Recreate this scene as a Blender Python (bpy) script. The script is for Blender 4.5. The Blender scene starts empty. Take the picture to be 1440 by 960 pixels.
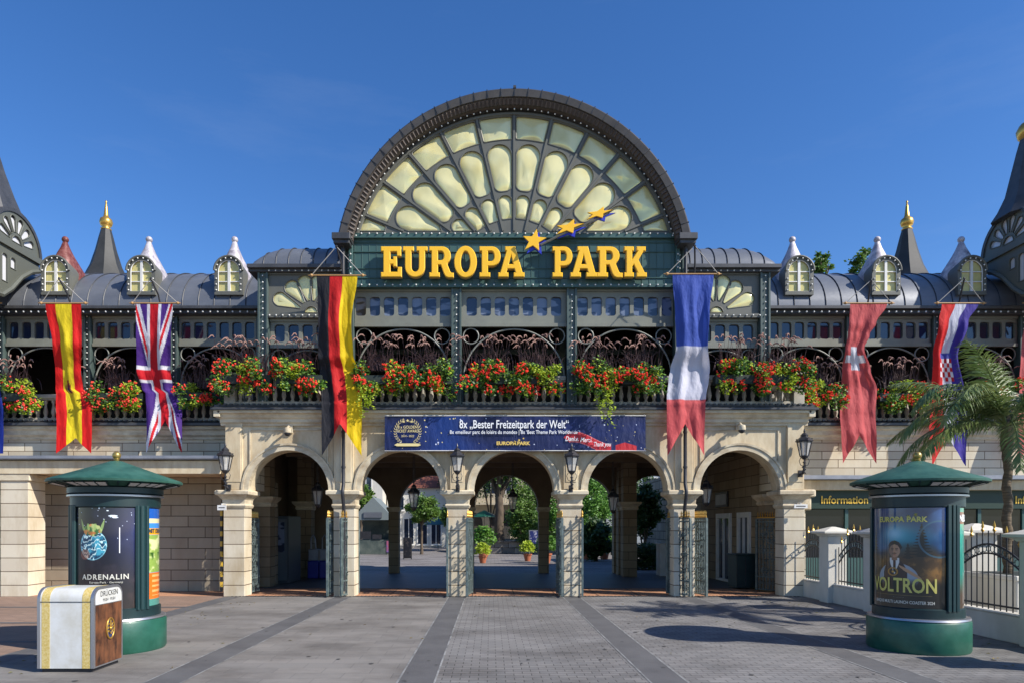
import bpy, math, random
import numpy as np
from mathutils import Vector, Matrix
PI = math.pi
sin, cos, rad = math.sin, math.cos, math.radians
random.seed(7)
scene = bpy.context.scene
COL = scene.collection
# photo frame: level 24 mm lens, eye 1.8 m above the paving
CX, EYE, F = -0.605, 1.8, 960.0
def XW(px, Y): return CX + (px - 690) * Y / F
def ZW(py, Y): return EYE + (740 - py) * Y / F
def W(px, py, Y): return (XW(px, Y), Y, ZW(py, Y))
def lin(c):
    return tuple((x / 12.92 if x <= 0.04045 else ((x + 0.055) / 1.055) ** 2.4) for x in c)

# ------------------------------------------------------------------ materials
MATS = {}
def mat(name, col, rough=.6, metal=0.0, col2=None, ns=3.0, nd=4, stretch=(1, 1, 1), bump=0.0, bs=30.0, spec=.5, trans=0.0, lo=.35, hi=.65, coat=0.0):
    m = bpy.data.materials.new(name); m.use_nodes = True
    nt = m.node_tree; N = nt.nodes; L = nt.links
    b = N['Principled BSDF']
    b.inputs['Base Color'].default_value = (*col, 1); b.inputs['Roughness'].default_value = rough
    b.inputs['Metallic'].default_value = metal; b.inputs['Specular IOR Level'].default_value = spec
    b.inputs['Coat Weight'].default_value = coat
    if col2 or bump:
        g = N.new('ShaderNodeNewGeometry'); mp = N.new('ShaderNodeMapping'); mp.inputs['Scale'].default_value = stretch
        L.new(g.outputs['Position'], mp.inputs['Vector'])
    if col2:
        n = N.new('ShaderNodeTexNoise'); n.inputs['Scale'].default_value = ns; n.inputs['Detail'].default_value = nd
        n.inputs['Roughness'].default_value = .65
        L.new(mp.outputs[0], n.inputs['Vector'])
        mr = N.new('ShaderNodeMapRange'); mr.inputs['From Min'].default_value = lo; mr.inputs['From Max'].default_value = hi
        L.new(n.outputs['Fac'], mr.inputs['Value'])
        mx = N.new('ShaderNodeMix'); mx.data_type = 'RGBA'
        mx.inputs[6].default_value = (*col, 1); mx.inputs[7].default_value = (*col2, 1)
        L.new(mr.outputs[0], mx.inputs[0]); L.new(mx.outputs[2], b.inputs['Base Color'])
    if bump:
        n2 = N.new('ShaderNodeTexNoise'); n2.inputs['Scale'].default_value = bs; n2.inputs['Detail'].default_value = 3
        L.new(mp.outputs[0], n2.inputs['Vector'])
        bp = N.new('ShaderNodeBump'); bp.inputs['Strength'].default_value = bump; bp.inputs['Distance'].default_value = .03
        L.new(n2.outputs['Fac'], bp.inputs['Height']); L.new(bp.outputs[0], b.inputs['Normal'])
    if trans:
        t = N.new('ShaderNodeBsdfTranslucent'); ms = N.new('ShaderNodeMixShader'); ms.inputs[0].default_value = trans
        if col2: L.new(mx.outputs[2], t.inputs['Color'])
        else: t.inputs['Color'].default_value = (*col, 1)
        L.new(b.outputs[0], ms.inputs[1]); L.new(t.outputs[0], ms.inputs[2])
        L.new(ms.outputs[0], N['Material Output'].inputs['Surface'])
    MATS[name] = m
    return m

def vmat(name, rough=.6, trans=0.0, coat=0.0, bump=0.0):
    m = bpy.data.materials.new(name); m.use_nodes = True
    nt = m.node_tree; N = nt.nodes; L = nt.links; b = N['Principled BSDF']
    a = N.new('ShaderNodeAttribute'); a.attribute_name = 'design'
    L.new(a.outputs['Color'], b.inputs['Base Color']); b.inputs['Roughness'].default_value = rough
    b.inputs['Coat Weight'].default_value = coat; b.inputs['Coat Roughness'].default_value = .05
    if bump:
        g = N.new('ShaderNodeNewGeometry'); mp = N.new('ShaderNodeMapping'); mp.inputs['Scale'].default_value = (3, 3, 1.2)
        L.new(g.outputs['Position'], mp.inputs['Vector'])
        n2 = N.new('ShaderNodeTexNoise'); n2.inputs['Scale'].default_value = 3; n2.inputs['Detail'].default_value = 3
        L.new(mp.outputs[0], n2.inputs['Vector'])
        bp = N.new('ShaderNodeBump'); bp.inputs['Strength'].default_value = bump; bp.inputs['Distance'].default_value = .1
        L.new(n2.outputs['Fac'], bp.inputs['Height']); L.new(bp.outputs[0], b.inputs['Normal'])
    if trans:
        t = N.new('ShaderNodeBsdfTranslucent'); ms = N.new('ShaderNodeMixShader'); ms.inputs[0].default_value = trans
        L.new(a.outputs['Color'], t.inputs['Color'])
        L.new(b.outputs[0], ms.inputs[1]); L.new(t.outputs[0], ms.inputs[2])
        L.new(ms.outputs[0], N['Material Output'].inputs['Surface'])
    return m

def brickmat(name, c1, c2, mortar, bw, rh, ms, rough=.8, dirt=None, axis='wall', bump=.6, off=.5, dn=1.2, msm=.1, bias=0.0, dirt_amt=.6, dstretch=(1, 1, .35), zoff=0.0):
    m = bpy.data.materials.new(name); m.use_nodes = True
    nt = m.node_tree; N = nt.nodes; L = nt.links; b = N['Principled BSDF']; b.inputs['Roughness'].default_value = rough
    b.inputs['Specular IOR Level'].default_value = .3
    g = N.new('ShaderNodeNewGeometry'); s = N.new('ShaderNodeSeparateXYZ'); L.new(g.outputs['Position'], s.inputs[0])
    cb = N.new('ShaderNodeCombineXYZ')
    if axis == 'wall':
        ad = N.new('ShaderNodeMath'); ad.operation = 'ADD'; L.new(s.outputs[0], ad.inputs[0]); L.new(s.outputs[1], ad.inputs[1])
        az = N.new('ShaderNodeMath'); az.operation = 'ADD'; L.new(s.outputs[2], az.inputs[0]); az.inputs[1].default_value = zoff
        L.new(ad.outputs[0], cb.inputs[0]); L.new(az.outputs[0], cb.inputs[1])
    else:
        L.new(s.outputs[0], cb.inputs[0]); L.new(s.outputs[1], cb.inputs[1])
    t = N.new('ShaderNodeTexBrick'); t.offset = off
    L.new(cb.outputs[0], t.inputs['Vector'])
    t.inputs['Scale'].default_value = 1; t.inputs['Brick Width'].default_value = bw; t.inputs['Row Height'].default_value = rh
    t.inputs['Mortar Size'].default_value = ms; t.inputs['Mortar Smooth'].default_value = msm; t.inputs['Bias'].default_value = bias
    t.inputs['Color1'].default_value = (*c1, 1); t.inputs['Color2'].default_value = (*c2, 1); t.inputs['Mortar'].default_value = (*mortar, 1)
    outc = t.outputs['Color']
    if dirt:
        mp = N.new('ShaderNodeMapping'); mp.inputs['Scale'].default_value = dstretch; L.new(g.outputs['Position'], mp.inputs[0])
        n = N.new('ShaderNodeTexNoise'); n.inputs['Scale'].default_value = dn; n.inputs['Detail'].default_value = 6; n.inputs['Roughness'].default_value = .7
        L.new(mp.outputs[0], n.inputs['Vector'])
        mr = N.new('ShaderNodeMapRange'); mr.inputs['From Min'].default_value = .42; mr.inputs['From Max'].default_value = .75; mr.inputs['To Max'].default_value = dirt_amt
        L.new(n.outputs['Fac'], mr.inputs['Value'])
        mx = N.new('ShaderNodeMix'); mx.data_type = 'RGBA'; mx.blend_type = 'MULTIPLY'
        L.new(mr.outputs[0], mx.inputs[0]); L.new(outc, mx.inputs[6]); mx.inputs[7].default_value = (*dirt, 1); outc = mx.outputs[2]
    L.new(outc, b.inputs['Base Color'])
    inv = N.new('ShaderNodeMath'); inv.operation = 'SUBTRACT'; inv.inputs[0].default_value = 1; L.new(t.outputs['Fac'], inv.inputs[1])
    bp = N.new('ShaderNodeBump'); bp.inputs['Strength'].default_value = bump; bp.inputs['Distance'].default_value = .02
    nn = N.new('ShaderNodeTexNoise'); nn.inputs['Scale'].default_value = 40; L.new(g.outputs['Position'], nn.inputs['Vector'])
    m2 = N.new('ShaderNodeMath'); m2.operation = 'MULTIPLY_ADD'; L.new(nn.outputs['Fac'], m2.inputs[0]); m2.inputs[1].default_value = .3; L.new(inv.outputs[0], m2.inputs[2])
    L.new(m2.outputs[0], bp.inputs['Height']); L.new(bp.outputs[0], b.inputs['Normal'])
    return m

CREAM = mat('cream_plaster', (.68, .585, .41), .8, col2=(.47, .36, .22), ns=1.5, stretch=(1.5, 1.5, .5), nd=7, bump=.12, bs=60, spec=.2)
TRIM = mat('sandstone_trim', (.63, .55, .40), .8, col2=(.33, .25, .16), ns=2.2, stretch=(1, 1, 1.6), nd=7, bump=.15, bs=50, spec=.2, lo=.4, hi=.75)
PILLAR = brickmat('pillar_stone', (.70, .63, .49), (.58, .51, .39), (.16, .12, .08), 60, .352, .011, dirt=(.62, .52, .38), zoff=.06, dirt_amt=.8)
BLOCK = brickmat('stone_blocks', (.70, .63, .48), (.47, .41, .31), (.20, .15, .10), .92, .235, .011, dirt=(.72, .62, .48), zoff=.06)
INBLOCK = brickmat('inner_blocks', (.33, .26, .17), (.25, .19, .12), (.14, .10, .06), .95, .30, .012, dirt=(.7, .6, .45))  # darker than the outer stone: passage shade is put into the colour
ROUGHST = brickmat('rough_stone', (.30, .27, .23), (.20, .18, .15), (.06, .05, .04), .8, .40, .02, dirt=(.5, .5, .5), dn=3)
SLATE = mat('lead_roof', (.125, .135, .155), .42, .25, col2=(.165, .175, .195), ns=1.2, bump=.05, bs=8, stretch=(1, 1, 2))
SEAM = mat('roof_seam', (.035, .038, .045), .5, .2)
BROWNZ = mat('bronze_roof', (.055, .048, .042), .45, .3, col2=(.085, .075, .065), ns=2.5, nd=6)
SOFFIT = mat('brown_soffit', (.10, .078, .066), .7, col2=(.075, .06, .052), ns=4)
DARKZ = mat('dark_zinc', (.05, .052, .055), .5, .3, col2=(.08, .08, .085), ns=3)
ZINC = mat('pale_zinc', (.30, .31, .34), .45, .3, col2=(.22, .23, .26), ns=3)
OLIVE = mat('olive_grey_paint', (.105, .105, .088), .5, col2=(.125, .125, .105), ns=2)
FRAMEG = mat('grey_green_paint', (.21, .215, .175), .5, col2=(.17, .175, .145), ns=2)
TEAL = mat('teal_green_paint', (.038, .088, .080), .45, col2=(.048, .105, .095), ns=1.5)
STEEL = mat('steel_green_paint', (.065, .095, .088), .5, col2=(.05, .075, .07), ns=4)
IRONG = mat('gate_iron_paint', (.14, .18, .175), .5, col2=(.06, .085, .082), ns=8)
TUBEG = mat('tube_paint', (.22, .225, .195), .5)
BULB = mat('white_lamp_glass', (.78, .78, .74), .25, spec=.6)
GOLDF = mat('pale_gold_film', (.80, .73, .37), .14, .22, col2=(.70, .60, .24), ns=1.5, nd=1, bump=.4, bs=1.2, lo=.5, hi=.8, stretch=(1.6, 1, .8))
GLASS = mat('dark_window_glass', (.018, .025, .045), .06, spec=.9, bump=.02, bs=1.2)
GLASSW = mat('curtained_glass', (.16, .19, .26), .12, spec=.8, col2=(.03, .04, .07), ns=2.2, lo=.46, hi=.52, stretch=(1, 1, 2.5), nd=1)
WHITE = mat('white_paint', (.72, .71, .68), .5, col2=(.62, .61, .57), ns=3)
GOLD = mat('gilding', (.62, .36, .08), .34, .75)
SIGNY = mat('sign_yellow', (.90, .50, .015), .35, coat=.3)
SIGNB = mat('sign_blue', (.02, .03, .42), .4, coat=.3)
SIGNE = mat('sign_letter_side', (.55, .36, .10), .5)
BLACK = mat('black_iron', (.018, .018, .022), .45, col2=(.03, .03, .035), ns=6)
LANTG = mat('lantern_glass', (.62, .62, .60), .15, spec=.8); LANTG.node_tree.nodes['Principled BSDF'].inputs['Alpha'].default_value = .45
GREENC = mat('kiosk_green', (.008, .072, .046), .42, col2=(.022, .115, .078), ns=3.0, nd=9, coat=.1, bump=.05, bs=14)
GREEND = mat('kiosk_dark_green', (.004, .018, .021), .45, col2=(.007, .028, .030), ns=5, nd=8, coat=.05)
GREENR = mat('kiosk_roof_green', (.012, .065, .045), .55, col2=(.040, .125, .092), ns=3.4, nd=9, bump=.1, bs=12)
SILVER = mat('brushed_metal', (.42, .42, .44), .35, .8)
WALLW = mat('white_wall', (.66, .63, .56), .8, col2=(.55, .52, .45), ns=1.5, bump=.05, bs=40, stretch=(1, 1, .5))
PERG = mat('light_panel', (.62, .60, .58), .4)
LEAF = mat('leaf_green', (.06, .17, .02), .55, col2=(.13, .28, .03), ns=5, trans=.25)
LEAFD = mat('leaf_dark', (.022, .06, .014), .55, col2=(.05, .11, .02), ns=4, trans=.2)
INCREAM = mat('inner_plaster', (.20, .145, .09), .8, col2=(.15, .105, .065), ns=1.3)  # plaster tone lowered so the shade of the rear arcade sits in the colour
LIME = mat('leaf_lime', (.34, .46, .02), .55, col2=(.46, .56, .05), ns=5, trans=.35)
TREELEAF = mat('tree_leaf', (.06, .14, .02), .55, col2=(.13, .22, .03), ns=1.2, trans=.3)
REDF = mat('red_blossom', (.85, .055, .012), .55, col2=(.78, .02, .02), ns=9, trans=.15)
GRASSP = mat('purple_grass', (.075, .035, .035), .7, col2=(.04, .018, .02), ns=9)
PLUME = mat('grass_plume', (.34, .20, .16), .85, col2=(.22, .12, .10), ns=9)
BARK = mat('bark', (.13, .095, .065), .9, col2=(.06, .045, .03), ns=6, stretch=(1, 1, .3), bump=.6, bs=12)
PALMBARK = mat('palm_bark', (.16, .12, .075), .9, col2=(.07, .05, .03), ns=5, stretch=(.6, .6, 6), bump=.8, bs=10)
PALML = mat('palm_leaf', (.09, .15, .04), .38, col2=(.20, .24, .08), ns=3, trans=.25)
TERRA = mat('terracotta', (.38, .12, .06), .8)
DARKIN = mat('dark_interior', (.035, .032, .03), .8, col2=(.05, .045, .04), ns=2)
SOILC = mat('planter_box_green', (.02, .03, .025), .7)
BINW = mat('bin_white', (.62, .63, .62), .45, col2=(.52, .51, .46), ns=4)
BINGOLD = mat('bin_gold_band', (.52, .38, .10), .5, col2=(.62, .50, .22), ns=45, nd=1)
BINWOOD = mat('bin_wood', (.20, .075, .03), .4, col2=(.03, .012, .007), ns=4.5, stretch=(1, 2.5, 1), nd=6, coat=.2)
INK = mat('dark_ink', (.05, .05, .06), .7); GREYINK = mat('grey_ink', (.20, .18, .24), .7)
WPRINT = mat('white_print', (.85, .85, .85), .5)
GPRINT = mat('gold_print', (.72, .50, .12), .5)
GPALE = mat('pale_gold_print', (.75, .62, .28), .5)
YTXT = mat('sign_text_yellow', (.75, .48, .06), .5)
INFOG = mat('fascia_green', (.012, .035, .022), .5)
ROPE = mat('rope', (.35, .33, .30), .8)
WOODP = mat('wooden_bar', (.42, .24, .09), .6)
REDBR = mat('red_brown_sheet', (.13, .028, .02), .5, .1, col2=(.24, .09, .075), ns=8, nd=8, lo=.45)
SILVR = mat('weathered_sheet', (.26, .23, .26), .5, .2, col2=(.66, .62, .64), ns=4.5, nd=8)
CURTAIN = mat('dark_blue_plastic', (.015, .02, .22), .4)
VFLAG = vmat('flag_cloth', .75, .30, bump=.35)
VPOST = vmat('poster_print', .35, coat=.8)
VBAN = vmat('banner_print', .5, bump=.25)

# ------------------------------------------------------------------ mesh builder
WL = {}
def _reg(o, w): WL[o.name] = Vector(w)
class B:
    def __init__(s): s.v = []; s.f = []; s.m = []
    def add(s, vs, fs, m=0):
        o = len(s.v); s.v.extend([tuple(p) for p in vs]); s.f.extend([tuple(i + o for i in f) for f in fs]); s.m.extend([m] * len(fs)); return s
    def box(s, x0, x1, y0, y1, z0, z1, m=0):
        return s.add([(x0, y0, z0), (x1, y0, z0), (x1, y1, z0), (x0, y1, z0), (x0, y0, z1), (x1, y0, z1), (x1, y1, z1), (x0, y1, z1)],
              [(3, 2, 1, 0), (4, 5, 6, 7), (0, 1, 5, 4), (1, 2, 6, 5), (2, 3, 7, 6), (3, 0, 4, 7)], m)
    def bar(s, p, q, w, h=None, m=0, up=(0, 0, 1)):
        h = h or w; p = Vector(p); q = Vector(q); d = (q - p).normalized(); u = Vector(up)
        if abs(d.dot(u)) > .98: u = Vector((0, 1, 0))
        a = d.cross(u).normalized() * w / 2; b = a.cross(d).normalized() * h / 2
        vs = [p - a - b, p + a - b, p + a + b, p - a + b, q - a - b, q + a - b, q + a + b, q - a + b]
        return s.add(vs, [(3, 2, 1, 0), (4, 5, 6, 7), (0, 1, 5, 4), (1, 2, 6, 5), (2, 3, 7, 6), (3, 0, 4, 7)], m)
    def tube(s, pts, r, seg=8, m=0, closed=False):
        P = [Vector(p) for p in pts]; n = len(P); R = r if isinstance(r, (list, tuple)) else [r] * n
        vs = []; pa = None
        for i in range(n):
            a = P[(i - 1) % n] if (closed or i > 0) else P[i]; b = P[(i + 1) % n] if (closed or i < n - 1) else P[i]
            d = (b - a)
            d = d.normalized() if d.length > 1e-9 else Vector((0, 0, 1))
            if pa is None:
                u = Vector((0, 0, 1)) if abs(d.z) < .9 else Vector((1, 0, 0))
                pa = d.cross(u).normalized()
            pa = (pa - d * pa.dot(d)); pa = pa.normalized() if pa.length > 1e-6 else d.orthogonal().normalized()
            pb = d.cross(pa)
            for k in range(seg):
                t = 2 * PI * k / seg; vs.append(P[i] + (pa * cos(t) + pb * sin(t)) * R[i])
        fs = []
        for i in range(n if closed else n - 1):
            j = (i + 1) % n
            for k in range(seg):
                l = (k + 1) % seg; fs.append((i * seg + k, i * seg + l, j * seg + l, j * seg + k))
        if not closed:
            fs.append(tuple(range(seg - 1, -1, -1))); fs.append(tuple((n - 1) * seg + k for k in range(seg)))
        return s.add(vs, fs, m)
    def lathe(s, cx, cy, prof, seg=16, m=0, a0=0, sq=None):
        vs = []
        for r, z in prof:
            for k in range(seg):
                t = a0 + 2 * PI * k / seg; vs.append((cx + r * cos(t), cy + r * sin(t), z))
        fs = [(i * seg + k, i * seg + (k + 1) % seg, (i + 1) * seg + (k + 1) % seg, (i + 1) * seg + k) for i in range(len(prof) - 1) for k in range(seg)]
        fs.append(tuple(range(seg - 1, -1, -1))); n = len(prof) - 1; fs.append(tuple(n * seg + k for k in range(seg)))
        return s.add(vs, fs, m)
    def ball(s, c, r, seg=8, rings=6, m=0, sc=(1, 1, 1)):
        vs = [(c[0], c[1], c[2] - r * sc[2])]
        for i in range(1, rings):
            t = PI * i / rings
            for k in range(seg):
                a = 2 * PI * k / seg; vs.append((c[0] + r * sc[0] * sin(t) * cos(a), c[1] + r * sc[1] * sin(t) * sin(a), c[2] - r * sc[2] * cos(t)))
        vs.append((c[0], c[1], c[2] + r * sc[2])); e = len(vs) - 1
        fs = [(0, 1 + (k + 1) % seg, 1 + k) for k in range(seg)]
        for i in range(rings - 2):
            for k in range(seg):
                a = 1 + i * seg + k; b = 1 + i * seg + (k + 1) % seg; fs.append((a, b, b + seg, a + seg))
        o = 1 + (rings - 2) * seg
        fs += [(o + k, o + (k + 1) % seg, e) for k in range(seg)]
        return s.add(vs, fs, m)
    def grid(s, fn, nu, nv, m=0):
        vs = [fn(i / nu, j / nv) for j in range(nv + 1) for i in range(nu + 1)]
        fs = [(j * (nu + 1) + i, j * (nu + 1) + i + 1, (j + 1) * (nu + 1) + i + 1, (j + 1) * (nu + 1) + i) for j in range(nv) for i in range(nu)]
        return s.add(vs, fs, m)
    def extrude(s, prof, x0, x1, m=0, axis='x'):
        """profile of (y, z) run along x (or (x, z) along y)"""
        n = len(prof)
        P = (lambda t, a, b: (t, a, b)) if axis == 'x' else (lambda t, a, b: (a, t, b))
        vs = [P(x0, a, b) for a, b in prof] + [P(x1, a, b) for a, b in prof]
        fs = [(k, (k + 1) % n, (k + 1) % n + n, k + n) for k in range(n)] + [tuple(range(n - 1, -1, -1)), tuple(range(n, 2 * n))]
        return s.add(vs, fs, m)
    def _curve(s, cu, xf, m, bevel=0):
        ob = bpy.data.objects.new('tmp', cu); COL.objects.link(ob)
        bpy.context.view_layer.update()
        me = bpy.data.meshes.new_from_object(ob.evaluated_get(bpy.context.evaluated_depsgraph_get()))
        bpy.data.objects.remove(ob); bpy.data.curves.remove(cu)
        s.add([xf(*v.co) for v in me.vertices], [tuple(p.vertices) for p in me.polygons], m)
        bpy.data.meshes.remove(me)
    def plate(s, contours, y, th, m=0, bevel=0, xf=None):
        """flat (x, z) outline with holes, front face at y, thickness th going back"""
        cu = bpy.data.curves.new('tmp', 'CURVE'); cu.dimensions = '2D'; cu.fill_mode = 'BOTH'; cu.extrude = th / 2 - bevel
        if bevel: cu.bevel_depth = bevel; cu.bevel_resolution = 0; cu.offset = -bevel
        for c in contours:
            sp = cu.splines.new('POLY'); sp.points.add(len(c) - 1)
            for i, (a, b) in enumerate(c): sp.points[i].co = (a, b, 0, 1)
            sp.use_cyclic_u = True
        s._curve(cu, xf or (lambda a, b, c: (a, y + th / 2 - c, b)), m); return s
    def text(s, body, x, z, y, size, th=.004, m=0, xs=1.0, align='CENTER', bold=0.0, xf=None, shear=0, sp=1.0):
        cu = bpy.data.curves.new('tmp', 'FONT'); cu.body = body; cu.size = size; cu.align_x = align; cu.extrude = th / 2; cu.offset = bold; cu.shear = shear; cu.space_character = sp
        cu.resolution_u = 3
        f = xf or (lambda a, b, c: (a, y - c, b))
        s._curve(cu, lambda a, b, c: f(x + a * xs, z + b, c), m); return s
    def xform(s, M, i0=0):
        s.v[i0:] = [tuple(M @ Vector(p)) for p in s.v[i0:]]; return s
    def build(s, name, mats, parent=None, smooth=False, bevel=0, local=False, label=None):
        me = bpy.data.meshes.new(name)
        w = WL[parent.name] if parent is not None else Vector((0, 0, 0))
        vs = s.v if local else [(p[0] - w.x, p[1] - w.y, p[2] - w.z) for p in s.v]
        me.from_pydata(vs, [], s.f)
        mats = mats if isinstance(mats, (list, tuple)) else [mats]
        for mm in mats: me.materials.append(mm)
        if len(mats) > 1: me.polygons.foreach_set('material_index', s.m)
        if smooth:
            me.polygons.foreach_set('use_smooth', [True] * len(s.f))
            if smooth != 'all': me.set_sharp_from_angle(angle=rad(38))
        me.update()
        o = bpy.data.objects.new(name, me); COL.objects.link(o)
        if parent is not None: o.parent = parent
        _reg(o, w)
        if bevel:
            bm = o.modifiers.new('bevel', 'BEVEL'); bm.width = bevel; bm.segments = 1; bm.limit_method = 'ANGLE'; bm.angle_limit = rad(50)
        if label: o['label'] = label
        return o

def tag(o, label, cat, group=None, kind=None):
    if label: o['label'] = label
    if cat: o['category'] = cat
    if group: o['group'] = group
    if kind: o['kind'] = kind
    return o
def root(name, label, cat, loc=(0, 0, 0), group=None):
    o = bpy.data.objects.new(name, None); COL.objects.link(o); o.location = loc; o.empty_display_size = .2
    _reg(o, loc); return tag(o, label, cat, group)
def struct(name, b, m, **k):
    o = b.build(name, m, **k); o['kind'] = 'structure'; return o
def copy_tree(o, loc=None, parent=None, label=None, rotz=None, scale=None):
    c = o.copy(); COL.objects.link(c)
    if parent is not None: c.parent = parent
    if loc is not None: c.location = loc
    if rotz is not None: c.rotation_euler = (0, 0, rotz)
    if scale is not None: c.scale = scale
    if label: c['label'] = label
    for ch in list(o.children): copy_tree(ch, parent=c)
    return c
def paint(name, fn, cfn, nu, nv, m, parent=None, ufn=None):
    """grid with its design in a colour attribute; fn(u,v)->xyz ; cfn(U,V)->(n,3) sRGB"""
    b = B(); b.grid(fn, nu, nv); o = b.build(name, m, parent, smooth='all')
    me = o.data; U, V = np.meshgrid(np.linspace(0, 1, nu + 1), np.linspace(0, 1, nv + 1)); U = U.ravel(); V = V.ravel()
    c = np.clip(cfn(U, V), 0, 1); c = np.where(c <= .04045, c / 12.92, ((c + .055) / 1.055) ** 2.4)
    a = me.color_attributes.new('design', 'FLOAT_COLOR', 'POINT')
    a.data.foreach_set('color', np.concatenate([c, np.ones((len(c), 1))], axis=1).astype(np.float32).ravel())
    return o
def vnoise(x, y, seed=0):
    r = np.random.RandomState(seed).rand(64, 64); xi = np.floor(x).astype(int); yi = np.floor(y).astype(int)
    fx = x - xi; fy = y - yi; fx = fx * fx * (3 - 2 * fx); fy = fy * fy * (3 - 2 * fy)
    g = lambda a, b: r[a % 64, b % 64]
    return (g(xi, yi) * (1 - fx) + g(xi + 1, yi) * fx) * (1 - fy) + (g(xi, yi + 1) * (1 - fx) + g(xi + 1, yi + 1) * fx) * fy
def fbm(x, y, seed=0, o=4):
    t = 0; a = .5
    for i in range(o): t = t + a * vnoise(x * 2 ** i, y * 2 ** i, seed + i); a /= 2
    return t
def mixc(c, mask, col):
    mask = np.clip(mask, 0, 1)[:, None]; return c * (1 - mask) + np.array(col)[None, :] * mask
def arcp(cx, cz, r, a0, a1, n, rz=None):
    rz = rz or r
    return [(cx + r * cos(rad(a0 + (a1 - a0) * i / n)), cz + rz * sin(rad(a0 + (a1 - a0) * i / n))) for i in range(n + 1)]
def rrect(x0, x1, z0, z1, r, n=3):
    return arcp(x1 - r, z1 - r, r, 0, 90, n) + arcp(x0 + r, z1 - r, r, 90, 180, n) + arcp(x0 + r, z0 + r, r, 180, 270, n) + arcp(x1 - r, z0 + r, r, 270, 360, n)
def bulbs(pts, parent, r=.028, name='bulb_strip'):
    o = None; pts = [Vector(p) for p in pts]; run = [pts[0]]
    def flush(run):
        b = B()
        for p in run: b.ball(p, r, 6, 4)
        if len(run) > 1: b.tube([p + Vector((0, r * .8, 0)) for p in run], r * .12, 3, 1)
        return b.build(name, [BULB, DARKZ], parent, smooth='all')
    for p in pts[1:]:
        if (p - run[-1]).length > .5: flush(run); run = [p]
        else: run.append(p)
    return flush(run)
def lerp(a, b, t): return a + (b - a) * t
# ================================================================== central entrance building
YF = 17.6
cb = root('entrance_pavilion', 'cream arcade building with a dark barrel roof and a huge fan window in the middle', 'building', (0, YF, 0))
PX = [-7.23, -4.39, -1.46, 1.46, 4.39, 7.23]
AX = [-5.81, -2.925, 0, 2.925, 5.81]
SPR, RA = 2.74, 1.04
def arcade(xs, hw, z0, z1, r, edges):
    """one outline: wall from spring height up with round arch notches"""
    out = [(edges[0], z1), (edges[0], z0)]
    for a in xs: out += [(a + r * cos(t), z0 + .02 + r * sin(t)) for t in [PI - PI * i / 24 for i in range(25)]]
    out += [(edges[1], z0), (edges[1], z1)]
    return [out]
w = B(); w.plate(arcade(AX, 0, SPR - .02, 4.5, RA, (-7.46, 7.46)), 17.62, .5)
wall = w.build('wall', CREAM, cb)
for i, a in enumerate(AX):
    b = B(); o = arcp(a, SPR, RA + .17, 0, 180, 28); inn = arcp(a, SPR, RA - .01, 180, 0, 28)
    b.plate([o + inn], 17.555, .2)
    o2 = arcp(a, SPR, RA + .17, 0, 180, 28); i2 = arcp(a, SPR, RA + .12, 180, 0, 28); b.plate([o2 + i2], 17.53, .1)
    b.build('archivolt', TRIM, cb)
def pillar_mesh(hw):
    p = B()
    p.box(-hw, hw, .02, .02 + 2 * hw, 0, 2.30)
    return p
def cap_mesh(hw):
    c = B(); pr = [(hw + .02, 2.28), (hw + .05, 2.34), (hw + .05, 2.37), (hw + .02, 2.39), (hw + .03, 2.50), (hw + .11, 2.60), (hw + .17, 2.63), (hw + .17, 2.72), (hw + .13, 2.745)]
    c.lathe(0, hw + .02, [(r * math.sqrt(2), z) for r, z in pr], 4, a0=PI / 4)
    return c
pb = cap_b = None
for i, x in enumerate(PX):
    hw = .265 if abs(x) < 7 else .27
    if pb is None:
        pb = pillar_mesh(hw).build('pillar', PILLAR, cb, bevel=.008, local=True); kb = cap_mesh(hw).build('capital', TRIM, pb, bevel=.01, local=True)
    o = pb if i == 0 else copy_tree(pb, parent=cb)
    o.location = (x, 0, 0)
# pilaster strips between capital and cornice, relief panels
for i, x in enumerate(PX):
    b = B(); hw = .25 if abs(x) > 4 else .19
    if abs(x) > 7: b.box(min(x, x * 1.0) - .2, x + .23, 17.56, 17.63, 2.75, 4.5)
    else: b.box(x - hw, x + hw, 17.56, 17.63, 2.75, 4.5)
    b.box(x - hw + .05, x + hw - .05, 17.545, 17.57, 2.95, 4.38)
    b.build('pilaster', CREAM, cb, bevel=.008)
for s in (-1, 1):
    b = B(); x0, x1 = s * 5.81 - 1.02, s * 5.81 + 1.02
    fr = [(x0, 3.0), (x0, 4.32), (x1, 4.32), (x1, 3.0), (x1 - .035, 3.0), (x1 - .035, 4.285), (x0 + .035, 4.285), (x0 + .035, 3.0)]
    b.plate([fr], 17.59, .06); b.build('wall_panel_frame', TRIM, cb)
b = B(); b.box(-2.9, 2.9, 17.605, 17.63, 4.33, 4.36); b.build('wall_moulding', TRIM, cb)
# main cornice
c = B()
prof = [(17.75, 4.40), (17.57, 4.40), (17.57, 4.46), (17.52, 4.48), (17.52, 4.56), (17.47, 4.60), (17.44, 4.68), (17.36, 4.70), (17.36, 4.77), (17.75, 4.77)]
c.extrude(prof, -7.56, 7.56); 
c.box(-7.66, -7.5, 17.36, 19.1, 4.60, 4.765); c.box(7.5, 7.66, 17.36, 19.1, 4.60, 4.765)
c.build('cornice', TRIM, cb, bevel=.006)
c = B(); c.extrude([(17.30, 4.775), (17.30, 4.82), (17.36, 4.84), (17.55, 4.90), (17.55, 4.94), (18.0, 4.94), (18.0, 4.775)], -7.72, 7.72)
c.box(-7.72, -7.40, 17.56, 19.2, 4.778, 4.86); c.box(7.40, 7.72, 17.56, 19.2, 4.778, 4.86)
for k in range(105):
    x = -7.6 + k * .146; c.box(x, x + .07, 17.50, 17.56, 4.93, 4.965)
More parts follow.
